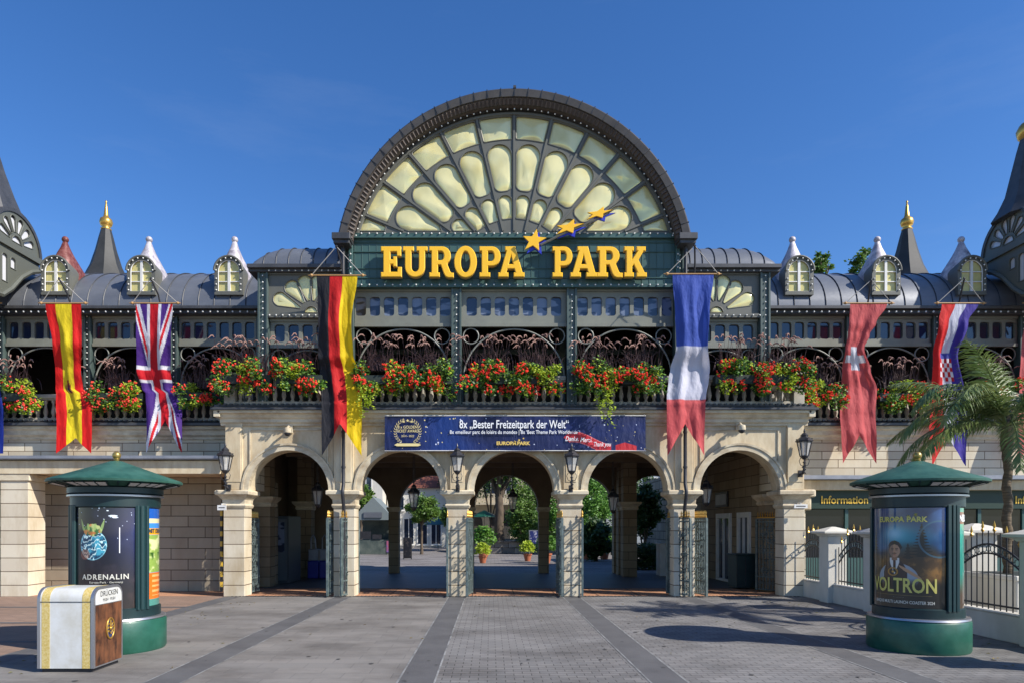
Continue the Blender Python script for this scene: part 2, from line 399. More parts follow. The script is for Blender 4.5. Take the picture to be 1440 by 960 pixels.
c.build('zinc_flashing', DARKZ, cb)
# side walls of the pavilion where it stands ahead of the wings
for s in (-1, 1):
    b = B(); x0, x1 = sorted((s * 7.0, s * 7.45)); b.box(x0, x1, 18.13, 19.3, 2.8, 4.75); b.build('side_wall', BLOCK, cb)
# ---------------------------------------------------------------- balustrades
def baluster(h):
    b = B(); b.lathe(0, 0, [(r, z * h) for r, z in [(.055, 0), (.055, .08), (.035, .10), (.04, .16), (.062, .30), (.058, .42), (.034, .66), (.03, .80), (.05, .86), (.055, .92), (.055, 1)]], 10)
    return b
BAL0 = None
def balustrade(parent, x0, x1, Y, zb, n, name='balustrade'):
    global BAL0
    b = B(); H = .64
    b.box(x0, x1, Y - .10, Y + .10, zb, zb + .09); b.box(x0, x1, Y - .11, Y + .11, zb + H, zb + H + .12); b.box(x0, x1, Y - .08, Y + .08, zb + H - .04, zb + H)
    o = b.build(name, STONEB, parent, bevel=.012)
    for k in range(n):
        x = x0 + (k + .5) * (x1 - x0) / n
        if BAL0 is None:
            BAL0 = baluster(H - .13).build('baluster', STONEB, o, smooth=True, local=True); q = BAL0
        else: q = BAL0.copy(); COL.objects.link(q); q.parent = o
        w_ = WL[o.name]; q.location = (x - w_.x, Y - w_.y, zb + .09 - w_.z)
    return o
def side_balustrade(parent, x, y0, y1, zb, n):
    b = B(); H = .64
    b.box(x - .10, x + .10, y0, y1, zb, zb + .09); b.box(x - .11, x + .11, y0, y1, zb + H, zb + H + .12)
    o = b.build('balustrade', STONEB, parent, bevel=.012); w_ = WL[o.name]
    for k in range(n):
        q = BAL0.copy(); COL.objects.link(q); q.parent = o; q.location = (x - w_.x, y0 + (k + .5) * (y1 - y0) / n - w_.y, zb + .09 - w_.z)
STONEB = mat('baluster_stone', (.46, .42, .35), .8, col2=(.28, .25, .20), ns=3, nd=6)
ZB = 4.945
for x0, x1 in ((-4.18, -1.62), (-1.34, 1.34), (1.62, 4.18)): balustrade(cb, x0, x1, 17.78, ZB, 12)
for s in (-1, 1):
    x0, x1 = sorted((s * 4.5, s * 7.2)); balustrade(cb, x0, x1, 17.70, ZB, 12)
    side_balustrade(cb, s * 7.33, 17.9, 19.1, ZB, 6)
    b = B(); b.box(s * 7.33 - .14, s * 7.33 + .14, 17.56, 17.84, ZB, ZB + .74); b.box(s * 7.33 - .17, s * 7.33 + .17, 17.53, 17.87, ZB + .74, ZB + .82)
    b.build('balustrade_post', STONEB, cb, bevel=.012)
# ---------------------------------------------------------------- steel frame of the upper storey
YS = 17.76
def steel_col(parent, x, Y, z0, z1, hw=.13, bulb=True):
    b = B(); b.box(x - hw, x + hw, Y - .02, Y + .2, z0, z1); b.box(x - hw, x - hw + .05, Y - .06, Y - .02, z0, z1); b.box(x + hw - .05, x + hw, Y - .06, Y - .02, z0, z1)
    o = b.build('steel_column', STEEL, parent, bevel=.004)
    if bulb:
        n = int((z1 - z0) / .17); bulbs([(x, Y - .05, z0 + .1 + k * .17) for k in range(n)], o, .021)
for x in (-1.49, 1.49): steel_col(cb, x, YS - .10, ZB, 8.0)
for x in (-4.27, 4.27): steel_col(cb, x, YS - .10, ZB, 9.28, .12)
for x in (-6.5, 6.5): steel_col(cb, x, YS - .06, ZB, 8.36, .13)
def window_band(parent, x0, x1, Y, z0, z1, n, wz0, wz1, pitch=.366, ww=.27, glass=None, fm=None):
    xc = (x0 + x1) / 2; b = B(); holes = []
    for k in range(n):
        x = xc + (k - (n - 1) / 2) * pitch; holes.append(rrect(x - ww / 2, x + ww / 2, wz0, wz1, .07))
    b.plate([[(x0, z0), (x1, z0), (x1, z1), (x0, z1)]] + holes, Y, .06)
    b.box(x0, x1, Y - .045, Y, z0, z0 + .09); b.box(x0, x1, Y - .045, Y, z1 - .09, z1)
    o = b.build('window_band', fm or FRAMEG, parent)
    g = B(); g.box(x0 + .02, x1 - .02, Y + .062, Y + .075, wz0 - .05, wz1 + .05); g.build('window_glass', glass or GLASS, o)
    return o
for x0, x1 in ((-4.14, -1.63), (-1.36, 1.36), (1.63, 4.14)): window_band(cb, x0, x1, YS, 6.98, 7.98, 7, 7.27, 7.76, glass=GLASSW)
for s in (-1, 1):
    x0, x1 = sorted((s * 4.42, s * 6.36)); window_band(cb, x0, x1, YS + .08, 6.45, 7.22, 5, 6.62, 7.07)
def iron_arch(parent, x0, x1, Y, ztop, rr=.19, zbase=None):
    xc = (x0 + x1) / 2; hw = (x1 - x0) / 2 - .04; R = hw; zc = ztop - R
    b = B(); b.tube([(xc + R * cos(rad(t)), Y, zc + R * sin(rad(t))) for t in range(0, 181, 5)], .022, 6)
    for s in (-1, 1): b.tube([(xc + s * (hw - rr - .0) + rr * cos(rad(t)), Y, ztop - rr + rr * sin(rad(t)) + .02) for t in range(0, 360, 15)], .018, 6, closed=True)
    return b.build('iron_arch', TUBEG, parent, smooth=True)
for x0, x1 in ((-4.14, -1.63), (-1.36, 1.36), (1.63, 4.14)): iron_arch(cb, x0, x1, YS + .02, 6.93, .2)
for s in (-1, 1):
    x0, x1 = sorted((s * 4.42, s * 6.36)); iron_arch(cb, x0, x1, YS + .1, 6.40, .18)
# gallery interior of the pavilion
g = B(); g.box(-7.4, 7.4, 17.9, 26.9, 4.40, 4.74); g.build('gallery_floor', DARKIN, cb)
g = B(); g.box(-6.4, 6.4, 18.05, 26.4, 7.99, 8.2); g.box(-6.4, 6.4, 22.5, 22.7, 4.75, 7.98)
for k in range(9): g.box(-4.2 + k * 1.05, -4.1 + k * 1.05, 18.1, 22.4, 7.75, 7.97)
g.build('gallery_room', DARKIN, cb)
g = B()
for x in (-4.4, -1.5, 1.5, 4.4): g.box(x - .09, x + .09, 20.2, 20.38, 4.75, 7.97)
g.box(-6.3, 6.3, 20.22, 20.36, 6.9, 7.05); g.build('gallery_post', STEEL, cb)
# ---------------------------------------------------------------- sign board below the fan window
YB = 17.62
b = B(); b.box(-4.17, 4.17, YB, YB + .2, 7.99, 9.26)
for z in (8.19, 8.43, 8.86, 9.10): b.box(-4.17, 4.17, YB - .03, YB, z, z + .02)
for k in range(44): 
    x = -4.12 + k * .19; b.box(x, x + .012, YB - .012, YB, 8.0, 9.2)
b.box(-4.22, 4.22, YB - .10, YB + .2, 9.20, 9.32); b.box(-4.22, 4.22, YB - .09, YB + .2, 7.94, 8.02)
for s in (-1, 1): b.box(s * 4.2 - .05, s * 4.2 + .05, YB - .09, YB + .2, 7.9, 9.3)
sb = b.build('sign_board', TEAL, cb, bevel=.004)
bulbs([(-4.12 + k * .2, YB - .12, 9.30) for k in range(42)] + [(-4.12 + k * .2, YB - .11, 7.99) for k in range(42)] + [(s * 4.2, YB - .11, 8.1 + k * .17) for s in (-1, 1) for k in range(7)], sb, .022)
# ---------------------------------------------------------------- fan window
FC = (0, 8.22); ZCUT = 9.40; RG = 4.26
def pol(r, a): return (FC[0] + r * sin(a), FC[1] + r * cos(a))
def clipz(P, zc):
    out = []
    for i in range(len(P)):
        a, b2 = P[i - 1], P[i]
        ia, ib = a[1] >= zc, b2[1] >= zc
        if ia != ib:
            t = (zc - a[1]) / (b2[1] - a[1]); out.append((a[0] + t * (b2[0] - a[0]), zc))
        if ib: out.append(b2)
    return out
def fillet(P, r, n=3):
    out = []; N_ = len(P)
    for i in range(N_):
        p = Vector(P[i]); a = Vector(P[i - 1]); c_ = Vector(P[(i + 1) % N_]); da = a - p; dc = c_ - p
        if da.length < 1e-4 or dc.length < 1e-4: continue
        ang = da.angle(dc)
        if ang > rad(150): out.append(tuple(p)); continue
        k = min(r, da.length * .48, dc.length * .48)
        q0 = p + da.normalized() * k; q1 = p + dc.normalized() * k
        for j in range(n + 1):
            t = j / n; out.append(tuple(q0 * (1 - t) ** 2 + p * 2 * t * (1 - t) + q1 * t * t))
    return out
SEG = rad(13.5); panes = []
def sector(r0, r1, am, gap, top_round):
    h = SEG / 2; g0 = gap
    if top_round:
        rc = (r1 + gap) / (1 + math.tan(h)); wt = rc * math.tan(h) - g0
        L_ = [(r0, -(r0 * math.tan(h) - g0)), (rc, -wt)] + [(rc + (r1 - rc) * sin(t), -wt * cos(t)) for t in [PI * i / 12 for i in range(1, 12)]] + [(rc, wt), (r0, r0 * math.tan(h) - g0)]
        if r0 > 2: L_ = [(r0 + .10, -(r0 * math.tan(h) - g0) - .02), (rc, -wt)] + L_[2:-2] + [(rc, wt), (r0 + .10, (r0 * math.tan(h) - g0) + .02), (r0, .13), (r0, -.13)]
        return [(FC[0] + rr * sin(am) + tt * cos(am), FC[1] + rr * cos(am) - tt * sin(am)) for rr, tt in L_]
    P = []
    for r, sgn in ((r0, 1), (r1, -1)):
        h2 = h - gap / r; n = 6
        for i in range(n + 1): P.append(pol(r, am + sgn * (h2 - 2 * h2 * i / n)))
    return P
for k in range(-6, 6):
    am = (k + .5) * SEG
    for (r0, r1, gp, tr, fr) in ((3.54, 4.15, .045, False, .08), (2.22, 3.45, .05, True, .07), (1.50, 2.13, .035, True, .05)):
        P = sector(r0, r1, am, gp, tr); P = clipz(P, ZCUT)
        if len(P) < 3: continue
        zs = [p[1] for p in P]; xs = [p[0] for p in P]
        if max(zs) - min(zs) < .12 or max(xs) - min(xs) < .12: continue
        panes.append(fillet(P, fr))
half = math.acos((9.30 - FC[1]) / RG)
arcpts = [pol(RG, -half + 2 * half * i / 48) for i in range(49)]
def rimtube(b, P, Y, r=.018): b.tube([(x, Y, z) for x, z in P], r, 5, closed=True)
b = B(); b.plate([arcpts] + panes, 17.60, .06)
for k in range(-5, 6):   # radial ribs stand proud of the sheet
    a = k * SEG; p0 = pol(1.18 / max(.3, cos(a)) if cos(a) > .28 else 4.2, a); p1 = pol(4.2, a)
    if p0[1] < 9.32: 
        r0 = (9.33 - FC[1]) / cos(a); p0 = pol(r0, a)
    b.bar((p0[0], 17.585, p0[1]), (p1[0], 17.585, p1[1]), .05, .035, up=(0, 1, 0))
b.tube([(x, 17.58, z) for x, z in [pol(4.19, -half + 2 * half * i / 48) for i in range(49)]], .04, 5)
for P in panes: rimtube(b, P, 17.60)
fw = b.build('fan_window', OLIVE, cb)
def cushion(b, P, Y, depth=.05):
    n = len(P); cx = sum(p[0] for p in P) / n; cz = sum(p[1] for p in P) / n
    sc = (1, .93, .8, .55, .28); vs = []
    for q, s_ in enumerate(sc):
        for x, z in P:
            xx = cx + (x - cx) * s_; zz = cz + (z - cz) * s_
            d = depth * (1 - s_ ** 4) * (.7 + .6 * sin(xx * 5.1 + zz * 2.3) * cos(zz * 6.7 - xx * 1.9)) if q else 0
            vs.append((xx, Y - d, zz))
    vs.append((cx, Y - depth, cz)); fs = []
    for q in range(len(sc) - 1):
        for i in range(n): fs.append((q * n + i, q * n + (i + 1) % n, (q + 1) * n + (i + 1) % n, (q + 1) * n + i))
    for i in range(n): fs.append(((len(sc) - 1) * n + i, (len(sc) - 1) * n + (i + 1) % n, len(vs) - 1))
    b.add(vs, fs)
b = B()
for P in panes: cushion(b, P, 17.65, .055)
b.build('gold_panes', GOLDF, fw, smooth='all')
# ---------------------------------------------------------------- barrel roof
def ring(R, Y, n=96, c=8.31, zlow=9.10):
    h = math.acos((zlow - c) / R); return [(R * sin(-h + 2 * h * i / n), Y, c + R * cos(-h + 2 * h * i / n)) for i in range(n + 1)]
def shell(b, rings, m=0):
    n = len(rings[0]); vs = [p for r_ in rings for p in r_]
    b.add(vs, [(q * n + i, q * n + i + 1, (q + 1) * n + i + 1, (q + 1) * n + i) for q in range(len(rings) - 1) for i in range(n - 1)], m)
b = B(); shell(b, [ring(4.21, 17.64), ring(4.21, 17.36), ring(4.32, 17.27), ring(4.33, 17.22), ring(4.50, 17.20), ring(4.54, 17.24), ring(4.54, 26.5), ring(4.21, 26.5)])
rf = b.build('barrel_roof', BROWNZ, cb, smooth=True)
b = B()
hh = math.acos((9.10 - 8.31) / 4.4)
for k in range(37):   # folded seams across the verge
    a = -hh + 2 * hh * k / 36
    d = Vector((sin(a), 0, cos(a))); o_ = Vector((0, 0, 8.31))
    p = o_ + d * 4.33 + Vector((0, 17.20, 0)); q = o_ + d * 4.535 + Vector((0, 17.20, 0)); q2 = o_ + d * 4.535 + Vector((0, 20.5, 0))
    b.bar(p, q, .014, .016, up=(0, 1, 0)); b.bar(q, q2, .02, .022)
b.build('roof_seam', SEAM, rf)
b = B(); shell(b, [ring(4.325, 17.262), ring(4.215, 17.352), ring(4.20, 17.5)])
for k in range(110):
    a = -hh + 2 * hh * (k + .5) / 110; d = Vector((sin(a), 0, cos(a))); o_ = Vector((0, 0, 8.31))
    b.bar(o_ + d * 4.30 + Vector((0, 17.255, 0)), o_ + d * 4.20 + Vector((0, 17.345, 0)), .045, .035)
b.build('verge_soffit', SOFFIT, rf)
bulbs([(4.15 * sin(a), 17.45, 8.31 + 4.15 * cos(a)) for a in [-hh * .97 + 2 * hh * .97 * k / 64 for k in range(65)]], rf, .021)
b = B(); b.box(-.035, .035, 17.19, 17.28, 12.84, 12.90); b.build('roof_tip', DARKZ, rf)
for s in (-1, 1):
    b = B(); x0, x1 = sorted((s * 4.14, s * 4.60)); b.box(x0, x1, 17.14, 17.75, 9.02, 9.18); b.box(min(x0, x1) + .03, max(x0, x1) - .03, 17.2, 17.7, 8.93, 9.03)
    b.box(x0 + (.12), x1 - .12, 17.75, 26, 9.02, 9.16)
    b.build('gutter', DARKZ, rf, bevel=.01)
    b = B(); x = s * 4.37
    b.tube([(x, 17.42, 8.96), (x, 17.42, 5.0), (x, 17.28, 4.78), (x, 17.28, 4.6), (x, 17.46, 4.45), (x, 17.46, 2.9), (x, 17.36, 2.72), (x, 17.36, 2.6), (x, 17.50, 2.3), (x, 17.50, .15)], .045, 10)
    for z in (8.0, 6.9, 5.6, 4.2, 3.3, 2.0, 1.0): b.lathe(x, 17.42 if z > 5 else (17.46 if z > 2.9 else 17.50), [(.058, z), (.058, z + .05)], 10)
    b.build('downpipe', BLACK, cb, smooth=True)
# side pieces: curved lead roofs and fan panels
for s in (-1, 1):
    b = B(); X0, X1 = 4.45, 6.82
    def rfn(u, v):
        x = X0 + (X1 - X0) * u; th = v * PI / 2; d = max(0, (x - 5.9) / (X1 - 5.9)); h_ = math.sqrt(max(0, 1 - d ** 2.2))
        return (s * x, 17.60 + 1.3 * (1 - cos(th)) , 8.52 + .80 * sin(th) * h_)
    b.grid(rfn, 24, 12)
    b.add([rfn(u / 24, 1) for u in range(25)] + [(p[0], 20.5, p[2]) for p in [rfn(u / 24, 1) for u in range(25)]], [(i, i + 1, i + 26, i + 25) for i in range(24)])
    r_ = b.build('side_roof', SLATE, cb, smooth=True)
    b = B()
    for k in range(7): b.tube([tuple(Vector(rfn(.04 + k * .135, v / 10)) + Vector((0, -.005, .012))) for v in range(11)], .014, 4)
    b.build('roof_seam', SEAM, r_)
    b = B(); x0, x1 = sorted((s * 4.45, s * 6.86)); b.box(x0, x1, 17.50, 17.66, 8.43, 8.53); b.box(min(x0, x1), max(x0, x1), 17.60, 20.5, 8.36, 8.45); b.build('eaves_gutter', DARKZ, r_, bevel=.008)
    xa, xb = sorted((s * 4.42, s * 6.38)); b = B(); fc = (s * 5.27, 7.36); pet = [arcp(fc[0], fc[1] - .02, .17, 0, 180, 10)]
    for ang, ln in ((-67, 1.06), (-38, 1.0), (-12.5, .98), (12.5, .98), (38, 1.0), (67, 1.06)):
        if s * 1 > 0: ang = -ang
        a = rad(ang); pts = [(.30, -.03), (.30, .03)] + [(ln - .2 + .2 * sin(t), .2 * cos(t)) for t in [PI * i / 10 for i in range(11)]]
        if abs(ang) > 60: pts = [(r_0, max(-.2, tt) if False else tt * .95) for r_0, tt in pts]
        pp = [(fc[0] + r_0 * sin(a) + tt * cos(a), fc[1] + r_0 * cos(a) - tt * sin(a)) for r_0, tt in pts]
        if all(xa + .05 < p[0] < xb - .05 for p in pp): pet.append(pp)
    b.plate([[(xa, 7.2), (xb, 7.2), (xb, 8.38), (xa, 8.38)]] + pet, YS - .02, .06)
    for P in pet: rimtube(b, P, YS - .02, .014)
    b.box(xa, xb, YS - .10, YS - .02, 7.20, 7.30); b.box(xa, xb, YS - .06, YS - .02, 8.32, 8.38)
    fp = b.build('fan_panel', OLIVE, cb)
    b = B()
    for P in pet: cushion(b, P, YS + .02, .04)
    b.build('gold_panes', GOLDF, fp, smooth='all')
    bulbs([(xa + .06 + k * .17, YS - .12, 7.25) for k in range(12)] + [(xa + .06 + k * .17, 17.60, 8.39) for k in range(12)], fp, .021)
    b = B(); b.box(min(s * 6.4, s * 6.42), max(s * 6.4, s * 6.42), 17.9, 22, 4.9, 8.45); b.build('gallery_side', OLIVE, cb)
# rear arcade and passage
w = B(); rx = [-5.8, -2.9, 0, 2.9, 5.8]
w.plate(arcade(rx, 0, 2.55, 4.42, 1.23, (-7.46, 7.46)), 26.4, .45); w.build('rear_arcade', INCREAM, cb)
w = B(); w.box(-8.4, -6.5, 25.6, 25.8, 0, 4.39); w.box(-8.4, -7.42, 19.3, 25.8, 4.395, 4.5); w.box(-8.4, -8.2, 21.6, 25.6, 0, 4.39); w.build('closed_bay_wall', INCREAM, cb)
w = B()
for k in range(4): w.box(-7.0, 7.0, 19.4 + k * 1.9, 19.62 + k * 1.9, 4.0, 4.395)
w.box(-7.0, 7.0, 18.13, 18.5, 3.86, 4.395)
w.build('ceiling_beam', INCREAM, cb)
for x in (-7.25, -4.36, -1.45, 1.45, 4.36, 7.25):
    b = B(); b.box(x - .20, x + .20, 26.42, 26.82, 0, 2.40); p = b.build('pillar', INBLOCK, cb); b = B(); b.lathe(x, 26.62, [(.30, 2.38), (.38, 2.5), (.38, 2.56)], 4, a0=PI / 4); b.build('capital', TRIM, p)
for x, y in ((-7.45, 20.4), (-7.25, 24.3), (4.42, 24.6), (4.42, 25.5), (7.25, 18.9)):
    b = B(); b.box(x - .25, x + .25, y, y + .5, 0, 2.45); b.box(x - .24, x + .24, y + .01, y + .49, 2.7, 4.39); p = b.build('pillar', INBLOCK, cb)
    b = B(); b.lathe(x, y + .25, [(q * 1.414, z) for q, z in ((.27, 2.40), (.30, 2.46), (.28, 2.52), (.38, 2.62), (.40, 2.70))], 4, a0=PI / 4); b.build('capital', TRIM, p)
# right inner wall with door and window, left booths
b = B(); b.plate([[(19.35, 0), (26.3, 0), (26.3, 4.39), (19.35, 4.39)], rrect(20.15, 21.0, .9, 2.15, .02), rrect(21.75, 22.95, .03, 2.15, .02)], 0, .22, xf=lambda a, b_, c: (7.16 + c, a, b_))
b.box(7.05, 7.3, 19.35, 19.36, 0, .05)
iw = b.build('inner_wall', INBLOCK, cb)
for (y0, y1, z0, z1, nm) in ((20.15, 21.0, .9, 2.15, 'window'), (21.75, 22.95, .03, 2.15, 'glass_door')):
    b = B(); b.plate([[(y0 - .09, z0 - (.09 if z0 > .5 else 0)), (y1 + .09, z0 - (.09 if z0 > .5 else 0)), (y1 + .09, z1 + .09), (y0 - .09, z1 + .09)], rrect(y0 + .07, (y0 + y1) / 2 - .03, z0 + .08, z1 - .07, .01), rrect((y0 + y1) / 2 + .03, y1 - .07, z0 + .08, z1 - .07, .01)], 0, .08, xf=lambda a, b_, c: (7.03 + c, a, b_))
    o = b.build(nm, WHITE, iw); b = B(); b.box(7.05, 7.06, y0, y1, z0, z1); b.build('glass', GLASS, o)
# ================================================================== wings
YW = 19.5
def wing(s):
    side = 'left' if s < 0 else 'right'
    lab = 'left wing with stone block wall, dark gallery and curved lead roof with dormers' if s < 0 else 'right wing with stone block wall, information counters and curved lead roof'
    wg = root('gallery_wing', lab, 'building', (s * 12, YW, 0))
    X0, X1 = 6.7, 17.2
    xs = lambda a, b_: tuple(sorted((s * a, s * b_)))
    x0, x1 = xs(7.47, X1)
    b = B(); 
    zlo = 3.05 if s < 0 else 2.85
    b.box(x0, x1, 19.3, 19.7, zlo, 4.28); b.build('upper_wall', BLOCK, wg)
    b = B()
    for k in range(3):
        xx = s * (8.05 + k * 2.45); 
    b.extrude([(19.45, 4.26), (19.24, 4.26), (19.24, 4.33), (19.16, 4.38), (19.16, 4.50), (19.08, 4.54), (19.08, 4.62), (19.45, 4.62)], x0, x1); b.build('cornice', TRIM, wg, bevel=.006)
    b = B(); b.extrude([(18.98, 4.625), (18.98, 4.69), (19.15, 4.74), (19.2, 4.78), (19.6, 4.78), (19.6, 4.625)], x0, x1)
    for k in range(70): xx = s * (7.6 + k * .14); b.box(xx - .035, xx + .035, 19.1, 19.16, 4.76, 4.80)
    b.build('zinc_flashing', DARKZ, wg)
    # gallery
    zb = 4.785; cols = [7.2, 9.65, 12.12, 14.6, 17.0]
    for c_ in cols: steel_col(wg, s * c_, YW + .02, zb, 7.92, .10, bulb=c_ < 14.8)
    for i in range(4):
        a, b_ = xs(cols[i] + .12, cols[i + 1] - .12); nb = 10
        balustrade(wg, a, b_, YW - .1, zb, nb)
        window_band(wg, a, b_, YW + .06, 6.95, 7.82, 6, 7.17, 7.65)
        iron_arch(wg, a, b_, YW + .08, 6.92, .2)
    x0, x1 = xs(6.45, X1)
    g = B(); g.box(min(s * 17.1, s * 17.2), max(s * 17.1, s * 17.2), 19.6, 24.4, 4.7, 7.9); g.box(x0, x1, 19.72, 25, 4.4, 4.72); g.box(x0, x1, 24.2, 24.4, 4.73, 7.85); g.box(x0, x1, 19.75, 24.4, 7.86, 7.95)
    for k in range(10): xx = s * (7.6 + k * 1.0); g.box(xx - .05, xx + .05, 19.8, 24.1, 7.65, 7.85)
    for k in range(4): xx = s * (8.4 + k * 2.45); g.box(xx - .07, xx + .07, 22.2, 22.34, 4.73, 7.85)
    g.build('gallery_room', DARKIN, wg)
    # curved roof
    a_, b_r, ze = 2.5, 1.62, 7.98
    def rfn(u, v):
        th = v * PI / 2; x = s * lerp(6.45, X1, u); return (x, YW - .22 + a_ * (1 - cos(th)), ze + b_r * sin(th))
    b = B(); b.grid(rfn, 2, 16)
    p0, p1 = rfn(0, 1), rfn(1, 1); b.add([p0, p1, (p1[0], 26, p1[2]), (p0[0], 26, p0[2])], [(0, 1, 2, 3)])
    rf = b.build('curved_roof', SLATE, wg, smooth=True)
    b = B(); nse = 24
    for k in range(nse): b.tube([tuple(Vector(rfn((k + .4) / nse, v / 14)) + Vector((0, -.006, .012))) for v in range(15)], .015, 4)
    b.build('roof_seam', SEAM, rf)
    a0, a1 = xs(6.5, X1)
    b = B(); b.box(a0, a1, YW - .36, YW - .18, 7.90, 7.99); b.box(a0, a1, YW - .22, YW + .1, 7.80, 7.90); b.build('eaves_gutter', DARKZ, rf, bevel=.01)
    bulbs([(s * (6.6 + k * .21), YW - .30, 7.83) for k in range(50)], rf, .029)
    # dormers
    dx = ([-12.88, -10.46, -7.99] if s < 0 else [8.10, 10.55, 12.97])
    for q, x in enumerate(dx):
        Y = 19.24; zt = 9.0; hw = .30
        o_ = [(x - hw - .1, 8.32), (x + hw + .1, 8.32)] + arcp(x, zt, hw + .1, 0, 180, 14); h_ = [(x - hw, 8.42), (x + hw, 8.42)] + arcp(x, zt, hw, 0, 180, 14)
        b = B(); b.plate([o_, h_], Y, .12)
        b.tube([(p[0], Y - .02, p[1]) for p in arcp(x, zt, hw + .1, 0, 180, 14)], .035, 6)
        pr = [(x - hw - .1, 8.2)] + [(p[0], p[1]) for p in arcp(x, zt, hw + .08, 180, 0, 14)] + [(x + hw + .1, 8.2)]
        n = len(pr); b.add([(p[0], Y + .1, p[1]) for p in pr] + [(p[0], Y + .8, p[1]) for p in pr], [(i, i + 1, i + 1 + n, i + n) for i in range(n - 1)])
        d = b.build('dormer', OLIVE, wg)
        b = B(); b.plate([h_], Y + .07, .02); gl = b.build('window', GOLDP, d)
        b = B(); b.box(x - .035, x + .035, Y + .02, Y + .068, 8.42, zt + hw - .02, 0)
        for z in (8.70, 8.98): b.box(x - hw, x + hw, Y + .03, Y + .068, z - .012, z + .012)
        b.tube([(p[0], Y + .03, p[1]) for p in h_], .016, 5, closed=True)
        b.build('glazing_bars', WHITE, gl)
        bulbs([(p[0], Y - .035, p[1]) for p in arcp(x, zt, hw + .045, 0, 180, 7)] + [(x + t * (hw + .045), Y - .015, 8.45 + k * .16) for t in (-1, 1) for k in range(3)], d, .022)
        b = B(); hood_rings = [(.44, .14, 1.75, 8.55), (.43, .14, 1.55, 8.75), (.40, .14, 1.30, 9.0), (.35, .14, 1.08, 9.22), (.27, .17, .90, 9.42), (.18, .24, .74, 9.62), (.11, .33, .62, 9.80), (.065, .39, .53, 9.96), (.05, .41, .51, 10.0)]
        ns_ = 16; vs_ = []
        for rx_, ya, yb, z in hood_rings:
            for k in range(ns_):
                t = 2 * PI * (k + .5) / ns_; cc, ss = cos(t), sin(t); e_ = .72
                vs_.append((x + rx_ * math.copysign(abs(cc) ** e_, cc), Y + (ya + yb) / 2 + (yb - ya) / 2 * math.copysign(abs(ss) ** e_, ss), z))
        b.add(vs_, [(a * ns_ + k, a * ns_ + (k + 1) % ns_, (a + 1) * ns_ + (k + 1) % ns_, (a + 1) * ns_ + k) for a in range(len(hood_rings) - 1) for k in range(ns_)] + [tuple(len(vs_) - ns_ + k for k in range(ns_))])
        cy = Y + .46
        hood = b.build('hood_roof', REDBR if (s < 0 and q == 0) else SILVR, d, smooth=True)
        b = B(); b.ball((x, cy, 10.06), .095, 12, 8); b.lathe(x, cy, [(.065, 9.95), (.07, 9.98)], 10); b.build('ball_finial', REDBR if (s < 0 and q == 0) else SILVR, hood, smooth='all')
    # corner turret over the roof
    b = B(); xi = s * 13.86; xo = s * 15.9; Y0, Y1 = 18.0, 19.86; yc = 18.93; R = .93; zc = 9.52
    def gp(a, b_, c): return (xi - s * (0 - c) * 1.0, a, b_)
    pt = [arcp(yc, zc + .12, .20, 0, 180, 8)]
    for ang in (-72, -43, -14, 14, 43, 72):
        a = rad(ang); L_ = [(.28, -.05), (.28, .05)] + [(.62 + .11 * sin(t), .11 * cos(t)) for t in [PI * i / 8 for i in range(9)]]
        pt.append([(yc + r_ * sin(a) + t_ * cos(a), zc + .12 + r_ * cos(a) - t_ * sin(a)) for r_, t_ in L_])
    low = []
    for k in range(6):
        y = 18.02 + k * .325; zb_ = 8.3 - .0 * k; low.append(rrect(y, y + .22, 8.25 + .0, 9.18, .09))
    bot = [(18.0, 8.0), (18.35, 8.02), (18.7, 8.3), (19.1, 8.75), (19.5, 9.05), (19.86, 9.2)]; low = [P for P in low if min(p[0] for p in P) < 19.5]
    low = [[(p[0], max(p[1], [q for q in bot if q[0] >= P[0][0] - .0][0][1] + .12)) for p in P] for P in low]; low = [P for P in low if max(p[1] for p in P) - min(p[1] for p in P) > .25]
    out = bot + [(Y1, zc)] + arcp(yc, zc, R, 0, 180, 20)[1:] 
    xf = lambda a, b_, c: (xi - s * .06 + c, a, b_)
    b.plate([out] + pt + low, 0, .05, xf=lambda a, b_, c: (xi - s * .09 + c, a, b_))
    for P in pt + low: b.tube([(xi - s * .12, p[0], p[1]) for p in P], .014, 5, closed=True)
    b.bar((xi - s * .14, Y0 - .05, zc - .05), (xi - s * .14, Y1 + .12, zc - .05), .10, .16)
    b.box(min(xi, xo), max(xi, xo), Y1 - .1, Y1, 9.1, zc); b.box(min(xi, xo), max(xi, xo), Y0, Y0 + .1, 8, zc)
    b.add([(xi, p[0], p[1]) for p in bot] + [(xo, p[0], p[1]) for p in bot], [(i, i + 1, i + 7, i + 6) for i in range(5)]); b.tube([(xi - s * .12, p[0], p[1]) for p in bot], .07, 6)
    tr = b.build('corner_turret', DARKOL, wg)
    b = B(); xg = xi - s * .058; b.plate([bot[:-1] + [(19.8, 9.25), (19.8, zc + .6), (19.3, zc + .85), (18.5, zc + .85), (18.05, zc + .6)]], 0, .02, xf=lambda a, b_, c: (xg + c, a, b_)); b.build('turret_glass', MILK, tr)
    b = B(); ro = [(p[0], p[1]) for p in arcp(yc, zc, R + .1, 0, 180, 20)]; ri = arcp(yc, zc, R, 180, 0, 20)
    b.plate([ro + ri], 0, 2.3, xf=lambda a, b_, c: (xi + s * 1.0 + c, a, b_)); 
    b.build('barrel_cap', DARKZ, tr)
    b = B(); sx = s * 14.85; pr = [(1.06, 10.3), (.98, 10.55), (.80, 11.05), (.60, 11.7), (.42, 12.4), (.28, 13.2), (.17, 14.2), (.10, 15.0)]
    if s > 0: pr = [(.88, 10.35), (.74, 10.6), (.58, 11.0), (.46, 11.6), (.34, 12.2), (.26, 12.55)]; sx = 14.42
